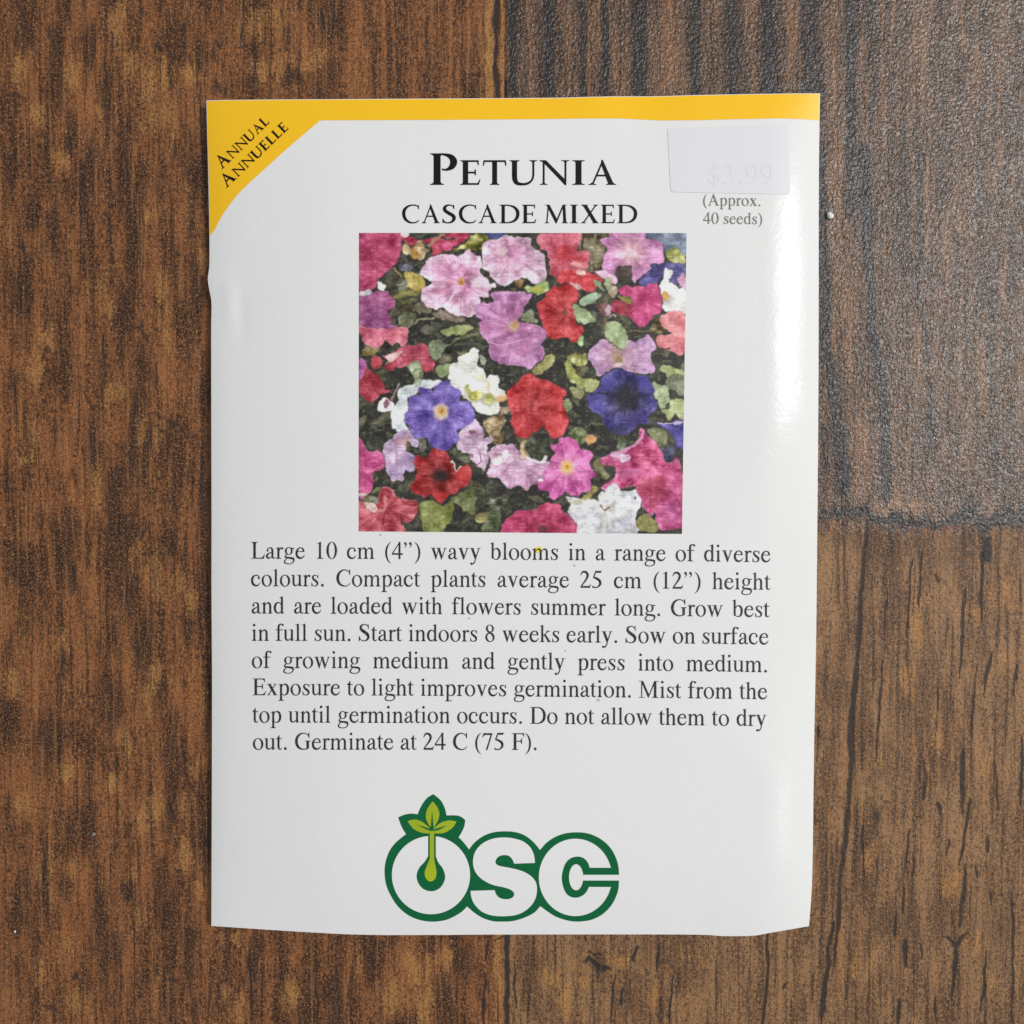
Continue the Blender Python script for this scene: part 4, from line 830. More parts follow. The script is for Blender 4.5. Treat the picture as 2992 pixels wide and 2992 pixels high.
F(2, '670,40 1000,40 980,90 890,120 960,200 930,330 890,430 790,470 770,280 680,260', (104, 90, 62), fold=26); T(2, [(850, 60), (840, 420)], 30, (132, 124, 84)); T(2, [(720, 60), (700, 250)], 26, (56, 44, 34))
F(2, '40,660 160,620 260,590 330,620 310,700 220,740 110,710', (152, 172, 96)); D(2, 190, 675, 60, 40, (190, 178, 50), .8)
F(2, '660,830 740,750 880,720 900,760 850,820 760,850', (152, 176, 142), rim=(186, 204, 176)); F(2, '580,870 650,860 760,900 830,1000 850,1050 720,1065 630,1010', (150, 170, 120), rim=(190, 200, 160))
T(2, [(980, 750), (960, 1000), (930, 1150)], 56, (108, 92, 72)); F(2, '860,830 1010,860 1030,930 960,960 880,900', (116, 72, 66)); F(2, '990,860 1040,900 1000,980 970,960', (190, 150, 165))
T(2, [(1000, 1000), (1040, 965), (1085, 975)], 20, (176, 148, 140)); T(2, [(1230, 1140), (1480, 1150)], 22, (118, 96, 62))
F(2, '930,1110 990,1060 1100,1050 1190,1140 1210,1250 1190,1350 1080,1310 980,1230', (152, 170, 118), rim=(196, 208, 166)); F(2, '630,1270 700,1200 700,1340', (150, 186, 120))
F(2, '150,1590 230,1500 320,1420 390,1440 340,1560 230,1640 170,1640', (156, 150, 84), rim=(180, 172, 106)); F(2, '510,1500 560,1500 610,1590 640,1650 740,1720 720,1790 650,1790 540,1650 500,1560', (178, 180, 100)); F(2, '520,1440 640,1420 740,1410 760,1480 700,1540 600,1530', (152, 152, 80), fold=30)
F(2, '740,1680 880,1690 870,1777 830,1830 750,1830', (172, 176, 100)); F(2, '1560,1570 1640,1530 1760,1570 1850,1640 1850,1700 1720,1690 1620,1620', (166, 176, 112), rim=(192, 198, 150)); F(2, '1460,1120 1580,1000 1640,1090 1560,1190', (132, 116, 76), fold=30)
F(4, '1490,40 1600,50 1680,90 1700,170 1690,240 1590,330 1540,240 1500,150', (150, 162, 118), rim=(182, 190, 150)); F(4, '1680,-50 1850,-30 1850,180 1740,130 1640,60', (114, 118, 88)); F(4, '1700,220 1850,240 1840,450 1760,400 1740,370 1690,460 1640,400 1600,340 1680,300', (164, 170, 112))
F(4, '560,0 730,0 720,90 610,40', (166, 174, 98)); F(4, '730,0 890,0 860,80 800,135 730,110', (166, 170, 106)); F(4, '560,100 680,90 720,150 680,220 610,180', (132, 132, 82)); F(4, '480,230 560,210 590,280 540,370 500,320', (130, 134, 92))
F(4, '560,600 650,540 760,590 740,680 660,720 580,650', (122, 132, 88), fold=26); F(4, '720,640 830,620 870,680 770,720', (206, 152, 92)); T(4, [(740, 540), (840, 490), (930, 500)], 22, (96, 94, 66)); F(4, '1100,640 1180,640 1180,780 1100,780', (98, 108, 78)); F(4, '1460,560 1640,580 1650,720 1580,740 1490,660', (126, 128, 86))
F(4, '860,980 1000,1060 980,1120 900,1110', (120, 116, 76), fold=30); F(4, '820,950 900,880 960,960 880,1030', (128, 112, 72)); F(4, '0,740 60,680 110,900 20,880', (168, 142, 92)); F(4, '60,680 160,660 300,800 360,860 240,880 100,860', (66, 68, 50))
F(3, '740,1380 860,1360 980,1420 1090,1370 1100,1450 1060,1580 980,1690 960,1730 780,1730 740,1580 720,1480', (124, 130, 60), c2=(140, 142, 70), rim=(106, 108, 58)); F(3, '1090,1340 1200,1270 1340,1220 1350,1510 1260,1500 1150,1430', (108, 114, 68)); F(3, '1340,1560 1450,1490 1560,1520 1540,1580 1400,1610', (152, 142, 82), fold=30)
F(3, '1440,1620 1560,1400 1640,1500 1600,1720 1440,1720', (84, 92, 58), fold=24); F(3, '1420,1420 1560,1330 1700,1300 1720,1400 1560,1480', (92, 98, 78), fold=24); F(3, '480,1180 620,1160 600,1260 500,1260', (90, 92, 72)); F(3, '1060,760 1240,860 1260,940 1120,880', (92, 96, 68)); F(3, '170,1260 260,1200 280,1240 200,1280', (110, 126, 66))
F(3, '1440,500 1560,400 1680,420 1640,600 1700,640 1600,760 1500,620', (146, 122, 84), fold=30); F(3, '1620,300 1760,320 1700,380 1640,380', (170, 142, 112)); T(3, [(500, 60), (420, 190), (390, 290)], 30, (150, 122, 114)); F(3, '690,660 780,650 800,760 720,820', (92, 88, 78))
F(4, '1320,1580 1420,1520 1560,1620 1560,1700 1320,1700', (134, 128, 66)); F(4, '820,1190 860,1200 850,1260 780,1340 700,1400 650,1380 740,1290', (164, 154, 88)); F(4, '500,1080 640,1120 600,1200', (80, 80, 62))
# blooms, back to front
F(1, '30,20 480,20 520,130 500,280 470,380 350,450 270,560 180,680 30,690', (188, 62, 104), (210, 310), (178, 52, 92), vein=16)
F(1, '490,20 620,80 760,130 980,60 1250,20 1250,120 1100,190 900,290 820,170 700,170 560,170', (174, 44, 74), vein=16); D(1, 555, 55, 50, 40, (222, 212, 212))
F(1, '520,200 580,150 620,210 740,110 780,220 830,230 760,330 690,330 620,290 540,280', (158, 128, 84), fold=34); F(1, '620,230 700,210 720,330 650,330', (190, 140, 70), fold=20); T(1, [(820, 190), (900, 110), (980, 60)], 44, (178, 128, 98)); T(1, [(960, 90), (1090, 110)], 22, (74, 54, 56))
F(1, '980,160 1090,150 1080,220 1000,240', (208, 74, 116)); F(1, '860,250 900,210 940,260 880,300', (194, 48, 68)); F(1, '1100,230 1250,140 1320,50 1450,60 1520,80 1430,180 1400,240 1240,240', (136, 134, 58), fold=34); F(1, '1450,30 1720,30 1680,70 1540,110 1500,80', (44, 50, 108))
F(1, '30,740 120,750 180,700 330,690 400,760 440,830 430,880 350,920 380,1000 390,1080 470,1090 420,1130 200,1110 30,1090', (170, 84, 134), (220, 1060), (138, 62, 116), vein=12); F(1, '30,690 160,680 170,720 90,750 30,740', (196, 186, 196)); F(1, '240,600 270,590 330,650 310,690 250,670', (240, 236, 230))
F(1, '30,1090 200,1110 420,1130 500,1100 560,1100 600,1170 580,1250 540,1330 490,1330 480,1290 400,1300 335,1260 290,1310 180,1330 90,1270 80,1200 30,1180', (214, 106, 124), (260, 1080), (196, 80, 110), (232, 160, 158), vein=12)
F(1, '300,1430 400,1400 560,1320 700,1300 760,1285 810,1330 840,1440 890,1500 870,1590 780,1620 700,1600 620,1560 480,1570 420,1500', (188, 72, 94), vein=14); F(1, '340,1420 520,1380 480,1440 400,1500', (228, 168, 170)); F(1, '170,1440 240,1430 300,1480 280,1550 220,1580 170,1540', (166, 40, 52)); F(1, '330,1540 450,1480 470,1560 380,1590', (178, 52, 68)); F(1, '700,1620 740,1530 880,1490 870,1590', (190, 58, 80))
F(1, '30,1680 100,1560 200,1610 280,1700 340,1800 390,1830 300,1860 240,1900 180,1950 90,1920 30,1850', (166, 44, 60), vein=14); F(1, '30,1480 90,1470 120,1540 90,1640 30,1690', (178, 92, 154)); F(1, '590,1560 640,1480 700,1470 740,1560 750,1700 700,1760 640,1650', (136, 146, 106), fold=34)
F(2, '190,150 260,50 660,20 680,130 640,250 770,240 770,380 740,450 640,480 430,540 330,500 340,380 290,250', (206, 92, 112), (500, 300), (200, 70, 86), (222, 130, 140), vein=16); F(2, '440,190 560,190 580,300 740,300 720,350 560,330 430,350', (198, 46, 56), a=.8); F(2, '560,370 680,370 740,430 640,420', (222, 130, 130))
F(2, '1390,20 1880,20 1880,300 1640,250 1600,180 1520,110 1430,110', (108, 118, 142)); F(2, '1650,270 1720,210 1820,240 1870,330 1850,400 1760,390 1660,350', (166, 166, 92), fold=30)
F(2, '1480,400 1640,390 1870,420 1870,680 1800,640 1690,600 1640,520 1560,600 1450,650 1340,600 1400,520 1470,450', (62, 56, 118)); F(2, '1380,600 1440,540 1580,560 1500,630', (84, 76, 150)); F(2, '1770,540 1860,500 1870,680 1800,640', (188, 136, 166))
F(2, '900,130 1000,90 1020,20 1400,20 1420,120 1520,110 1600,190 1620,300 1600,390 1470,400 1480,450 1360,540 1280,590 1250,500 1150,430 1080,500 960,490 920,400 940,300 980,220', (206, 130, 184), (1250, 260), (222, 170, 178), (226, 176, 210), vein=14, petals=5)
F(2, '1100,430 1240,400 1250,540 1160,560 1080,500', (64, 50, 46)); F(2, '440,470 640,470 800,490 880,540 930,580 850,690 790,720 700,680 600,640 520,600 420,600', (202, 50, 56), vein=12); F(2, '620,480 700,470 740,505 660,510', (228, 168, 156)); F(2, '570,610 660,620 700,680 620,680', (196, 150, 146)); F(2, '830,490 930,460 1080,530 1110,590 1050,620 940,560', (228, 182, 204))
F(2, '830,590 900,600 940,700 880,660', (134, 156, 116)); F(2, '950,560 1010,560 1030,680 980,720', (144, 152, 106)); F(2, '980,700 1060,640 1110,700 1040,780', (172, 150, 120), fold=26)
F(2, '330,690 420,640 560,620 640,690 660,740 640,830 580,860 620,960 640,1060 710,1110 690,1200 600,1270 500,1220 380,1260 290,1200 270,1110 230,1030 200,920 190,820 260,770', (194, 46, 50), (510, 960), (168, 42, 46), (206, 62, 62), vein=10, petals=5); D(2, 505, 940, 34, 34, (110, 44, 44), .6)
F(2, '1110,680 1240,640 1400,640 1540,600 1580,690 1590,800 1590,940 1500,960 1490,1010 1420,1100 1330,1090 1250,1020 1150,960 1040,930 1040,830 1120,800 1250,850 1250,780 1160,760', (206, 64, 124), (1420, 800), (196, 56, 112), vein=14); F(2, '1040,810 1250,830 1255,960 1080,940', (164, 44, 58), a=.85); F(2, '1100,770 1200,760 1250,810 1240,850 1150,800', (160, 150, 72))
F(2, '1590,640 1620,560 1610,470 1650,440 1710,480 1690,590 1790,670 1870,700 1870,950 1700,940 1610,900 1600,800', (230, 228, 222), (1640, 760), (214, 212, 212), vein=8); D(2, 1640, 755, 38, 55, (218, 160, 74)); F(2, '1620,950 1860,950 1860,1390 1700,1380 1560,1320 1540,1210 1700,1170 1600,1080', (214, 110, 120), (1640, 1130), (220, 130, 128), (226, 150, 150), vein=14); T(2, [(1500, 1200), (1545, 1330), (1690, 1350)], 18, (70, 44, 42))
F(1, '1420,200 1450,150 1560,120 1680,70 1720,70 1800,90 1880,80 1960,100 2000,200 2090,230 2130,330 2140,430 2140,520 2100,590 2040,600 1960,590 1900,560 1820,570 1720,625 1620,610 1550,570 1510,510 1500,460 1430,450 1440,350 1430,280', (230, 192, 214), (1750, 290), (208, 138, 174), (246, 238, 244), vein=18, petals=5, fold=20); D(1, 1790, 250, 90, 80, (190, 116, 160), .5, 1.0); D(1, 1650, 250, 60, 50, (240, 220, 220), .6, 1.0)
F(1, '720,520 760,430 800,340 930,300 1060,270 1140,310 1200,290 1270,235 1330,300 1400,320 1430,420 1400,470 1480,560 1520,610 1580,610 1580,650 1520,660 1510,740 1470,760 1400,750 1420,790 1390,880 1340,970 1240,985 1130,980 1040,930 990,880 920,915 820,880 760,830 740,740 770,660 830,640 850,600', (228, 182, 208), (1180, 590), (210, 134, 172), (248, 240, 246), vein=18, petals=5, fold=20)
D(1, 980, 460, 130, 90, (188, 112, 158), .55, 1.0); D(1, 960, 700, 130, 36, (186, 104, 146), .5, 1.0); D(1, 1400, 600, 90, 60, (246, 232, 240), .7, .9); T(1, [(1000, 870), (1100, 720)], 20, (240, 222, 238), .7); D(1, 1190, 590, 44, 44, (206, 146, 84), .95, .8); D(1, 1195, 600, 20, 20, (176, 96, 40), .9, .8)
F(1, '1360,930 1380,840 1440,820 1520,830 1560,790 1530,740 1560,700 1700,700 1850,700 1960,720 1990,745 1920,860 1860,980 1830,1040 1920,1060 2055,1080 2135,1140 2135,1230 2085,1290 2125,1350 2115,1450 2045,1510 1985,1580 1925,1560 1850,1550 1700,1540 1640,1530 1540,1460 1500,1390 1510,1300 1430,1210 1390,1140 1390,1060 1420,1030 1370,990', (192, 126, 178), (1780, 1090), (186, 108, 158), (216, 164, 204), vein=14, petals=5)
T(1, [(1400, 1040), (1560, 1050), (1720, 1080)], 16, (166, 84, 136), .7); T(1, [(1500, 1290), (1700, 1290), (1950, 1220)], 16, (222, 172, 206), .8); T(1, [(1560, 720), (1700, 730), (1850, 700)], 14, (222, 170, 204), .7); D(1, 1470, 1120, 70, 50, (176, 84, 130), .5, 1.0); D(1, 1900, 1350, 70, 90, (178, 92, 142), .5, 1.0); D(1, 1775, 1095, 62, 60, (214, 184, 142), .8, .9); D(1, 1790, 1085, 30, 34, (196, 150, 70), .8, .9)
F(2, '780,1400 830,1310 940,1230 1060,1320 1180,1350 1210,1240 1270,1270 1400,1220 1460,1190 1500,1270 1530,1350 1480,1400 1490,1500 1510,1590 1430,1650 1350,1620 1270,1610 1180,1590 1100,1560 1000,1590 960,1640 880,1640 850,1570 780,1480', (192, 144, 190), (1110, 1450), (196, 150, 170), (230, 208, 230), vein=14); D(2, 1080, 1400, 60, 70, (180, 150, 110), .6, 1.0); D(2, 1120, 1470, 44, 40, (150, 128, 70), .9, .8); D(2, 1105, 1530, 50, 26, (226, 212, 206), .8, .9)
F(4, '910,-10 960,-60 1060,-120 1180,-110 1300,-60 1420,-30 1480,60 1500,130 1480,180 1540,260 1550,340 1450,400 1440,490 1340,500 1280,580 1180,620 1060,600 1000,540 930,480 930,420 820,370 770,310 750,200 830,130 900,80', (64, 54, 132), (1200, 210), (34, 30, 56), (76, 70, 150), vein=10, petals=5)
D(4, 1190, 200, 110, 120, (30, 28, 36), .85, .9); D(4, 1010, 30, 80, 70, (70, 62, 160), .7, 1.0); D(4, 880, 310, 70, 50, (66, 62, 158), .6, 1.0); D(4, 1400, 40, 60, 80, (70, 60, 160), .7, 1.0); D(4, 1340, 400, 70, 70, (78, 62, 150), .5, 1.0); T(4, [(790, 160), (950, 150), (1100, 170)], 22, (30, 30, 44), .8); D(4, 1120, 570, 90, 50, (44, 46, 82), .6, 1.0)
F(4, '0,-40 60,-60 120,-80 200,-20 330,20 450,80 530,150 480,230 500,320 540,420 540,520 480,620 380,650 310,590 270,520 200,570 90,640 0,650 -60,600 -110,500 -90,400 -130,290 -140,220 -170,170 -110,90 -20,20', (202, 48, 52), (130, 300), (184, 46, 52), (214, 62, 62), vein=8, petals=5); D(4, 125, 290, 34, 50, (150, 44, 44), .6, 1.0)
F(1, '1060,1520 1150,1510 1160,1440 1280,1400 1310,1340 1380,1350 1390,1440 1380,1540 1440,1600 1470,1680 1520,1640 1590,1660 1610,1730 1600,1780 1650,1830 1690,1900 1620,1950 1620,2040 1560,2090 1440,2095 1340,2030 1290,1960 1200,1880 1100,1820 1060,1750', (228, 228, 216), (1350, 1700), (242, 242, 232), (246, 246, 242), vein=8, fold=18); D(1, 1250, 1550, 90, 50, (206, 212, 206), .6, 1.0); D(1, 1400, 1680, 50, 50, (226, 220, 180), .7, 1.0)
F(3, '1230,110 1260,50 1300,130 1400,120 1430,170 1380,230 1290,220', (176, 174, 72), fold=26); F(3, '1450,190 1520,160 1560,230 1500,290', (150, 152, 66), fold=26); D(3, 1640, 215, 70, 40, (232, 178, 116), .9); D(3, 1500, 80, 26, 50, (226, 190, 140), .7)
F(3, '480,130 590,60 700,20 740,0 950,0 940,60 860,90 720,110 650,190 590,210 590,340 550,420 560,510 610,560 560,590 480,590 410,530 390,430 400,330 470,250', (222, 228, 232), vein=8, rim=(244, 246, 246)); F(3, '240,280 290,220 350,230 440,270 400,340 340,370 250,340', (206, 172, 184), fold=34); D(3, 340, 270, 30, 46, (90, 52, 56), .7); D(3, 700, 30, 50, 60, (146, 160, 128), .7)
F(3, '1130,700 1180,560 1330,440 1440,550 1430,640 1550,640 1560,680 1490,760 1500,900 1440,1020 1340,940 1270,890 1290,840 1200,820 1140,780', (206, 176, 200), (1300, 620), (196, 160, 186), (224, 204, 222), vein=14, fold=20); D(3, 1310, 590, 44, 26, (128, 66, 82), .8); T(3, [(1400, 810), (1420, 900), (1340, 960)], 22, (140, 84, 112), .8); D(3, 1300, 860, 26, 30, (136, 78, 96), .7)
F(3, '1500,800 1640,740 1760,730 1830,800 1900,860 1940,900 2080,930 2110,900 2180,920 2170,1040 2110,1150 2060,1180 1980,1180 1930,1240 1840,1190 1750,1230 1680,1190 1610,1110 1520,1110 1480,1060 1520,960', (198, 144, 178), (1780, 900), (206, 160, 190), (232, 210, 228), vein=18, fold=18); F(3, '1520,900 1620,860 1680,780 1720,820 1690,920 1560,960', (236, 220, 230)); D(3, 1580, 840, 36, 20, (150, 110, 130), .7); T(3, [(1880, 850), (1960, 900), (2090, 920), (2150, 870)], 30, (240, 226, 238), .9); D(3, 2090, 1140, 34, 24, (244, 236, 240), .9); F(3, '1860,720 1900,720 1910,900 1870,880', (224, 196, 160))
F(3, '700,110 760,90 860,110 900,60 960,20 1060,30 1110,90 1180,120 1170,230 1260,240 1320,340 1340,430 1290,500 1150,560 1160,680 1090,740 1060,790 980,790 860,760 820,700 800,650 720,660 640,640 610,530 550,470 560,380 600,330 600,220 650,180 740,170', (108, 84, 176), (960, 350), (128, 106, 192), (136, 116, 202), vein=16, petals=5)
D(3, 955, 360, 86, 92, (226, 196, 168), .95, .6); D(3, 965, 350, 46, 46, (224, 168, 84), .95, .6); D(3, 968, 348, 20, 24, (190, 118, 36), .9, .7)
F(3, '300,780 380,680 470,590 600,570 640,650 700,680 700,750 650,750 590,690 560,780 600,830 670,880 680,960 620,1030 550,1040 540,1140 480,1140 390,1120 350,1020 330,920', (186, 156, 198), (470, 800), (206, 176, 206), (222, 204, 224), vein=14); D(3, 470, 700, 40, 60, (176, 112, 130), .6, 1.0); D(3, 560, 900, 50, 50, (140, 114, 160), .6, 1.0); D(3, 560, 700, 40, 60, (200, 150, 100), .5, 1.0)
F(3, '30,700 90,720 140,800 200,800 270,800 320,900 330,980 280,1030 190,1060 190,1150 160,1250 100,1300 30,1290', (204, 78, 138), (60, 960), (190, 62, 120), (220, 120, 166), vein=14); T(3, [(40, 1020), (170, 1030), (300, 960)], 14, (232, 150, 186), .7); D(3, 70, 1290, 50, 20, (214, 206, 180), .8)
F(3, '680,860 800,870 860,790 960,780 1040,840 1070,930 1110,1010 1180,980 1260,960 1310,1060 1270,1160 1200,1230 1100,1290 1020,1340 960,1400 900,1360 860,1290 760,1320 660,1270 620,1190 690,1080 700,1020 660,970', (180, 42, 44), (960, 1080), (132, 34, 36), (206, 52, 50), vein=12, petals=5); D(3, 955, 1085, 90, 62, (36, 24, 22), .9, 1.0); T(3, [(1080, 920), (1110, 1005), (1180, 985)], 18, (232, 196, 186), .9); D(3, 940, 1310, 70, 50, (214, 50, 48), .6, 1.0); D(3, 1200, 1080, 80, 60, (214, 50, 46), .5, 1.0)
F(3, '30,1370 100,1400 230,1400 260,1300 300,1220 400,1220 450,1300 550,1340 700,1390 690,1500 620,1590 540,1600 500,1560 520,1640 530,1730 30,1730', (194, 78, 90), (330, 1440), (180, 60, 74), (232, 156, 162), vein=20, fold=20); F(3, '80,1400 230,1400 240,1490 190,1510', (236, 198, 194)); T(3, [(240, 1500), (330, 1430), (330, 1340)], 40, (222, 140, 134), .8); D(3, 140, 1620, 60, 60, (206, 100, 120), .5, 1.0)
F(4, '-220,1730 -180,1600 -60,1490 0,1480 150,1480 250,1410 400,1390 470,1450 540,1530 600,1580 660,1650 690,1760 -240,1760', (196, 52, 102), (260, 1690), (166, 40, 76), (212, 86, 130), vein=10); D(4, 260, 1690, 60, 50, (84, 36, 40), .8, 1.0)
F(4, '1540,480 1700,490 1840,470 1840,790 1760,740 1720,640 1640,560', (82, 72, 156), vein=12); T(4, [(1560, 480), (1700, 495), (1830, 478)], 18, (196, 180, 206), .9); F(4, '1600,850 1680,740 1760,760 1740,860 1660,930', (50, 54, 84))
F(4, '1340,550 1400,570 1450,640 1530,700 1600,820 1640,920 1740,920 1760,850 1830,990 1840,1300 1840,1620 1760,1680 1600,1700 1540,1600 1520,1490 1470,1550 1400,1480 1370,1390 1340,1320 1300,1200 1400,1170 1180,1210 1150,1240 900,1230 960,1170 1060,1100 1070,990 930,960 920,880 1040,830 1230,760 1330,690', (202, 78, 136), (1450, 950), (204, 72, 120), (216, 128, 172), vein=16, fold=22)
F(4, '1320,1180 1620,1080 1640,1300 1500,1450 1380,1330', (164, 42, 72), a=.75, soft_=True); F(4, '1030,850 1120,820 1230,850 1220,920 1140,950 1100,890', (234, 198, 224)); T(4, [(1050, 830), (1230, 770), (1340, 690), (1390, 590)], 46, (222, 158, 196), .8); T(4, [(950, 900), (1080, 940)], 26, (196, 70, 110), .8); T(4, [(1150, 980), (1170, 1130)], 22, (168, 66, 116), .7); D(4, 1000, 1010, 60, 50, (70, 64, 50), .8, .8); D(4, 1240, 1050, 110, 60, (212, 110, 172), .5, 1.0); D(4, 1700, 1500, 90, 120, (206, 104, 164), .5, 1.0)
F(4, '340,740 430,720 440,660 590,655 640,710 690,800 800,800 820,860 780,950 870,1060 800,1110 810,1180 770,1250 700,1260 640,1330 560,1290 510,1250 470,1310 390,1350 340,1340 330,1280 200,1240 190,1180 280,1120 270,1050 330,960 330,880 390,840', (204, 82, 158), (525, 980), (222, 124, 176), (220, 120, 178), vein=18, petals=6)
D(4, 525, 985, 76, 80, (232, 184, 142), .9, .8); D(4, 527, 980, 46, 46, (234, 190, 92), .95, .6); D(4, 528, 980, 20, 22, (196, 122, 40), .9, .7)
F(4, '880,1290 960,1240 1020,1170 1090,1170 1140,1270 1240,1260 1290,1220 1330,1300 1370,1360 1350,1440 1310,1500 1310,1620 1290,1740 680,1760 640,1620 560,1540 530,1470 560,1420 520,1310 600,1330 700,1370 800,1350 890,1370', (210, 210, 216), (970, 1420), (218, 218, 216), (240, 240, 242), vein=14, fold=18)
D(4, 640, 1390, 80, 30, (176, 168, 120), .6, 1.0); D(4, 1190, 1600, 90, 90, (186, 182, 196), .6, 1.0); D(4, 970, 1350, 84, 80, (236, 236, 232), .9, .5); D(4, 970, 1370, 36, 26, (196, 190, 206), .7, .8); T(4, [(900, 1420), (950, 1470), (1015, 1455)], 20, (150, 98, 52), .9); D(4, 1230, 1440, 80, 30, (236, 236, 222), .7, .9); D(4, 950, 1620, 30, 110, (224, 222, 206), .6, 1.0); D(4, 1290, 1340, 16, 16, (60, 56, 80), .8)
# fine printing screen and a slightly open black
pic = .75 * pic + .25 * np.stack([blur(pic[..., k], 1) for k in range(3)], -1)
pic += (GR * 12 + 4 * (value_noise(UX / 60, UY / 9, 91) - .5))[..., None]
grey_ = pic.mean(-1, keepdims=True)
pic = np.clip((grey_ + (pic - grey_) * 0.88) * 0.97 + 7, 0, 250)
pl_ = pic / 255.0
pl_ = np.where(pl_ <= 0.04045, pl_ / 12.92, ((pl_ + 0.055) / 1.055) ** 2.4) / 0.84
def picture_material():
    t = NT('printed_photograph')
    a = t.node('ShaderNodeAttribute', attribute_name='ink')
    h = t.node('ShaderNodeTexVoronoi', {'Vector': t.scaled((1, 1, 1)), 'Scale': 5200.0, 'Randomness': 0.15})
    c = t.mix(t.math('MULTIPLY', t.ramp(h.outputs['Distance'], 0.25, 0.6), 0.16), a.outputs['Color'], (0.02, 0.02, 0.02), 'MIX')
    g = t.noise(t.scaled((1, 1, 1)), 260.0, 2.0, 0.5)
    b = t.node('ShaderNodeBump', {'Strength': 0.08, 'Distance': 0.0001, 'Height': g})
    return t.set(Base_Color=c, Roughness=0.38, Normal=b.outputs[0], Specular_IOR_Level=0.35)
picture = grid_object('flower_picture', drape(PX[..., 0], PX[..., 1], 0.03), picture_material(), packet)
color_attribute(picture, 'ink', np.concatenate([np.clip(pl_, 0, .95), np.ones(pl_.shape[:2] + (1,))], -1))
# ------------------------------------------------------------------ the writing on the packet
L = Lettering()
K = 74.0 / 1000
for s, x0, x1, y0, y1, j in (
    ('Large 10 cm (4") wavy blooms in a range of diverse', 733.5, 2251.5, 1632.5, 1643, 1),
    ('colours. Compact plants average 25 cm (12") height', 733.5, 2251.5, 1713, 1723.5, 1),
    ('and are loaded with flowers summer long. Grow best', 735.5, 2249, 1793, 1803.5, 1),
    ('in full sun. Start indoors 8 weeks early. Sow on surface', 736, 2246, 1872.5, 1883.5, 1),
    ('of growing medium and gently press into medium.', 736, 2241, 1952, 1964.5, 1),
    ('Exposure to light improves germination. Mist from the', 737.5, 2242, 2031.5, 2043.5, 1),
    ('top until germination occurs. Do not allow them to dry', 737.5, 2240, 2111.5, 2122, 1),
    ('out. Germinate at 24 C (75 F).', 739, 1568, 2190.5, 2191.5, 0)):
    text_line(L, s, x0, x1, y0, y1, K, justify=bool(j))
L.build('description_lettering', M_text, packet)

L = Lettering()
kb, ks = 92 / 700, 72 / 700
fn = lambda y0: (lambda X, Y: np.stack([X, y0 - Y + 0 * X], -1))
BOLD = ('caps', 128, 50)
for c, x0, x1, k in (('P', 1257, 1336, kb), ('E', 1345, 1404, ks), ('T', 1411, 1480, ks), ('U', 1489, 1570, ks), ('N', 1577, 1664, ks), ('I', 1672, 1709, ks), ('A', 1719, 1801, ks)):
    w, V, f = glyph(BOLD, c)
    lo, hi = V[:, 0].min(), V[:, 0].max()
    X = x0 + (V[:, 0] - lo) * (x1 - x0) / (hi - lo)
    P = np.stack([X, 540 - V[:, 1] * k], -1)
    L.V.append(P); L.f += [tuple(i + L.n for i in t) for t in f]; L.n += len(P)
L.build('title_lettering', M_black, packet)

L = Lettering()
REG = ('caps', 112, 46)
for c, x0, x1 in (('C', 1175, 1225), ('A', 1231, 1286), ('S', 1293, 1332), ('C', 1341, 1392), ('A', 1397, 1452), ('D', 1459, 1518), ('E', 1525, 1567), ('M', 1591, 1660), ('I', 1665, 1690), ('X', 1697, 1750), ('E', 1756, 1797), ('D', 1803, 1862)):
    w, V, f = glyph(REG, c)
    lo, hi = V[:, 0].min(), V[:, 0].max()
    X = x0 + (V[:, 0] - lo) * (x1 - x0) / (hi - lo)
    P = np.stack([X, 652 - V[:, 1] * 54 / 700], -1)
    L.V.append(P); L.f += [tuple(i + L.n for i in t) for t in f]; L.n += len(P)
L.build('variety_lettering', M_black, packet)

L = Lettering()
text_line(L, '(Approx.', 2055, 2222, 600.5, 602, 50 / 1000, justify=False)
text_line(L, '40 seeds)', 2055, 2227, 654, 655.5, 50 / 1000, justify=False)
L.build('seed_count_lettering', M_grey, packet)

# two small slanted words in the yellow corner
def slant(L, s, p0, p1, big, small, kind):
    k0, k1 = big / 700, small / 700
    nat = sum(glyph(kind, c)[0] * (k0 if i == 0 else k1) for i, c in enumerate(s))
    d = np.array(p1, float) - np.array(p0, float); ln = np.hypot(*d); d /= ln
    nrm = np.array([d[1], -d[0]])
    x = 0.0
    for i, c in enumerate(s):
        k = k0 if i == 0 else k1
        w, V, f = glyph(kind, c)
        X = (x + V[:, 0] * k) * ln / nat; Y = V[:, 1] * k
        P = np.array(p0) + X[:, None] * d + Y[:, None] * nrm
        L.V.append(P); L.f += [tuple(n + L.n for n in t) for t in f]; L.n += len(P)
        x += w * k
CORNER = ('caps', 150, 76)
L = Lettering()
slant(L, 'ANNUAL', (647, 497), (790, 357), 39, 29, CORNER)
slant(L, 'ANNUELLE', (660, 552), (846, 374), 39, 29, CORNER)
L.build('corner_lettering', M_black, band, 0.05)

# price sticker
def rounded(q, r=9, n=5):
    q = np.array(q, float); out = []
    for i in range(4):
        p, a, b = q[i], q[i - 1], q[(i + 1) % 4]
        u = (a - p) / np.hypot(*(a - p)) * r; v = (b - p) / np.hypot(*(b - p)) * r
        for t in np.linspace(0, 1, n): out.append((1 - t) ** 2 * (p + u) + 2 * t * (1 - t) * p + t * t * (p + v))
    return np.array(out)
sticker = printed('price_sticker', [rounded([(1950, 374), (2303, 366), (2309, 568), (1960, 561)], 11)], M_sticker, packet, 0.055, 20.0, 0.03)
L = Lettering()
text_line(L, '$3.99', 2069, 2262, 536, 537, 82 / 1000, justify=False)
L.build('price_lettering', M_faint, sticker, 0.075)

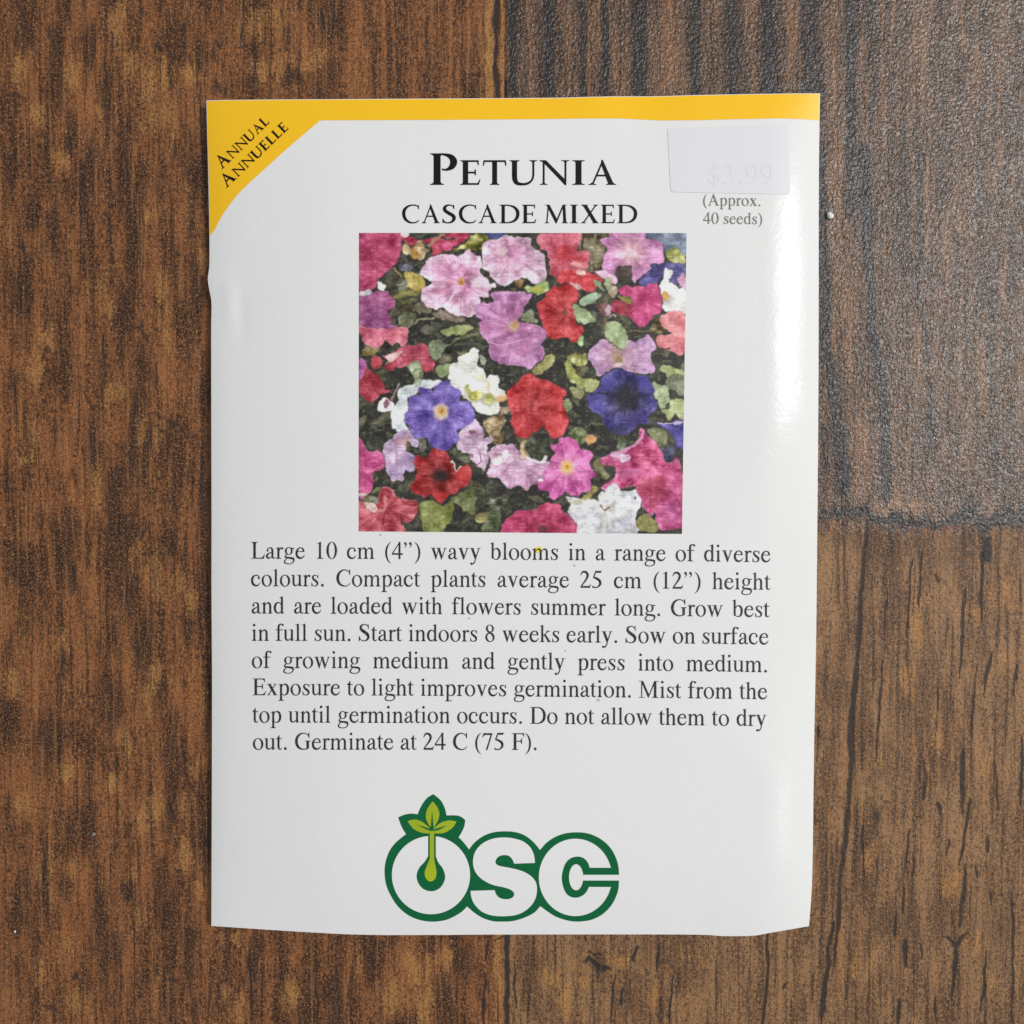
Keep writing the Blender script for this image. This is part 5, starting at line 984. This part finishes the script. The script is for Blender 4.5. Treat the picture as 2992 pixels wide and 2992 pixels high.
# emblem: green backing, white letters, green drop and sprout, each printed as its own flat shape
ex = lambda pts: [(1080 + x * 0.41408, 2280 + y * 0.41408) for x, y in pts]
arc = lambda cx, cy, rx, ry, a0, a1, n=24: [(cx + rx * math.cos(math.radians(a)), cy + ry * math.sin(math.radians(a))) for a in np.linspace(a0, a1, n)]
cr = lambda pts, n=5, closed=False: [tuple(p) for p in catmull(pts, n, closed)]
back = (cr([(450, 98), (500, 140), (530, 195), (543, 248)]) + cr([(543, 248), (600, 247), (640, 255), (675, 280)]) + cr([(675, 280), (668, 325), (650, 365), (628, 402)])
        + cr([(628, 402), (665, 440), (702, 488)]) + cr([(702, 488), (740, 440), (800, 395), (870, 368), (950, 360), (1030, 366), (1100, 392), (1160, 440), (1203, 492)])
        + cr([(1203, 492), (1250, 440), (1310, 400), (1380, 375), (1460, 367), (1540, 375), (1610, 402), (1670, 445), (1715, 500), (1745, 565), (1757, 620), (1760, 667)])
        + cr([(1760, 707), (1755, 770), (1735, 830), (1700, 890), (1650, 940), (1590, 975), (1530, 992), (1450, 997), (1380, 985), (1310, 960), (1255, 925), (1205, 888)])
        + cr([(1205, 888), (1160, 935), (1090, 970), (1010, 993), (935, 997), (870, 994), (800, 972), (740, 935), (688, 890)])
        + cr([(688, 890), (640, 935), (560, 978), (500, 993), (430, 997), (350, 985), (270, 950), (200, 890), (150, 815), (118, 740), (106, 660), (112, 580), (140, 500), (180, 445), (225, 405), (258, 380)])
        + cr([(258, 380), (235, 345), (215, 300), (202, 262)]) + cr([(202, 262), (240, 245), (290, 235), (340, 240)]) + cr([(340, 240), (355, 200), (385, 150), (415, 118), (450, 98)]))
emblem = printed('emblem', [ex(back)], M_green, packet, 0.03)
def face(name, polys, mat, up): return printed(name, [ex(p) for p in polys], mat, emblem, up)
face('round_letter', [arc(433, 669, 276, 276, 0, 360, 64)[:-1]], M_white, 0.045)
face('curved_letter', [cr([(1167, 583), (1160, 530), (1135, 475), (1085, 432), (1020, 411), (950, 403), (870, 412), (800, 443), (752, 492), (731, 550), (733, 610), (755, 660), (800, 703), (870, 738), (950, 756), (1000, 775), (1020, 800), (1010, 825), (980, 838), (940, 837), (908, 823), (890, 798), (882, 775)]) + cr([(712, 780), (717, 820), (738, 872), (790, 925), (860, 953), (950, 959), (1040, 948), (1110, 912), (1160, 855), (1180, 790), (1175, 725), (1140, 677), (1080, 642), (1000, 620), (920, 605), (893, 590), (888, 570), (905, 542), (940, 528), (980, 532), (1005, 555), (1020, 588)])], M_white, 0.045)
face('open_letter', [[(1708, 617)] + arc(1452, 685, 258, 273, -15, -345, 60) + [(1708, 753), (1548, 752)] + cr([(1548, 752), (1530, 787), (1500, 815), (1460, 828), (1418, 822), (1385, 795), (1362, 740), (1356, 675), (1375, 600), (1410, 555), (1460, 538), (1505, 546), (1538, 577), (1553, 617)])], M_white, 0.045)
face('letter_slot', [[(1503, 667), (1768, 667), (1768, 707), (1503, 707)], arc(1457, 684, 50, 92, 0, 360, 32)[:-1]], M_white, 0.045)
face('drop', [[(413, 380), (467, 380), (467, 535)] + cr([(467, 535), (485, 580), (515, 620), (533, 675), (520, 728), (485, 768), (432, 783), (378, 766), (342, 722), (332, 670), (350, 618), (390, 573), (413, 535)])], M_green, 0.06)
sprout = face('sprout', [[(424, 350), (455, 350), (455, 555)] + cr([(455, 555), (466, 612), (472, 655), (461, 696), (430, 714), (400, 696), (388, 655), (401, 610), (424, 555)]),
      cr([(445, 148), (475, 185), (492, 232), (484, 280), (462, 318), (446, 350)]) + cr([(446, 350), (418, 315), (397, 265), (402, 215), (422, 178), (445, 148)]),
      cr([(268, 288), (305, 277), (350, 283), (395, 310), (440, 358)]) + cr([(440, 358), (430, 374), (370, 370), (318, 348), (288, 318), (268, 288)]),
      cr([(612, 290), (560, 283), (505, 298), (465, 328), (440, 358)]) + cr([(440, 358), (450, 374), (520, 372), (572, 345), (600, 315), (612, 290)])], M_sprout, 0.075)
for pts in ([(441, 215), (452, 345), (430, 345)], [(330, 312), (400, 333), (440, 350), (436, 360), (395, 345)], [(548, 318), (480, 338), (440, 350), (444, 360), (490, 350)]):
    printed('leaf_vein', [ex(pts)], M_green, sprout, 0.09)

# a yellow marker dot on the first line and a few specks of dirt
printed('marker_dot', [disc(1573.5, 1606, 9.5) + np.array([(2 * math.sin(3 * i), 2 * math.cos(5 * i)) for i in range(14)])], M_spot, packet, 0.04)
for x, y, r in ((1112, 1563, 3), (1319, 2047, 3.5), (1748, 2046, 4), (1652, 1902, 2.5), (1679, 1652, 3), (1371, 1807, 2.5)):
    printed('dirt_speck', [disc(x, y, r, 7) * np.array([1, 1]) + np.array([(0.25 * r * math.sin(7 * i + x), 0.5 * r * math.cos(3 * i + y)) for i in range(7)])], M_dirt, packet, 0.06)
# ------------------------------------------------------------------ crumbs and grit lying on the table
def crumb(px, py, r, mat, label, seed):
    rg = random.Random(seed)
    V, f = [], []
    n, m = 8, 5
    for j in range(m + 1):
        th = math.pi * j / m
        for i in range(n):
            a = 2 * math.pi * i / n
            k = 1 + rg.uniform(-.22, .22)
            V.append((r * k * math.sin(th) * math.cos(a), r * k * math.sin(th) * math.sin(a), 0.7 * r * k * math.cos(th)))
    for j in range(m):
        for i in range(n):
            f.append((j * n + i, (j + 1) * n + i, (j + 1) * n + (i + 1) % n, j * n + (i + 1) % n))
    o = mesh_object('crumb', np.array(V) * MM, f, mat)
    p = ray_point(px, py, 0.62 * r) * MM
    o.location = Vector(p)
    o.rotation_euler = (0, 0, seed)
    tag(o, label, 'crumb', 'crumbs on the table')
M_white_crumb = NT('white_crumb').set(Base_Color=(0.86, 0.86, 0.84, 1), Roughness=0.3)
M_pale_crumb = NT('pale_crumb').set(Base_Color=(0.27, 0.21, 0.16, 1), Roughness=0.35)
M_grey_crumb = NT('grey_crumb').set(Base_Color=(0.22, 0.18, 0.17, 1), Roughness=0.5)
crumb(2426, 630, 0.48, M_white_crumb, 'bright white crumb beside the upper right edge of the packet', 1)
crumb(306, 497, 0.2, M_pale_crumb, 'pale translucent crumb left of the yellow corner of the packet', 2)
crumb(274, 2437, 0.28, M_grey_crumb, 'dull grey crumb on brown wood left of the green emblem', 4)
crumb(44, 2722, 0.17, M_white_crumb, 'white flake near the lower left corner of the table', 5)
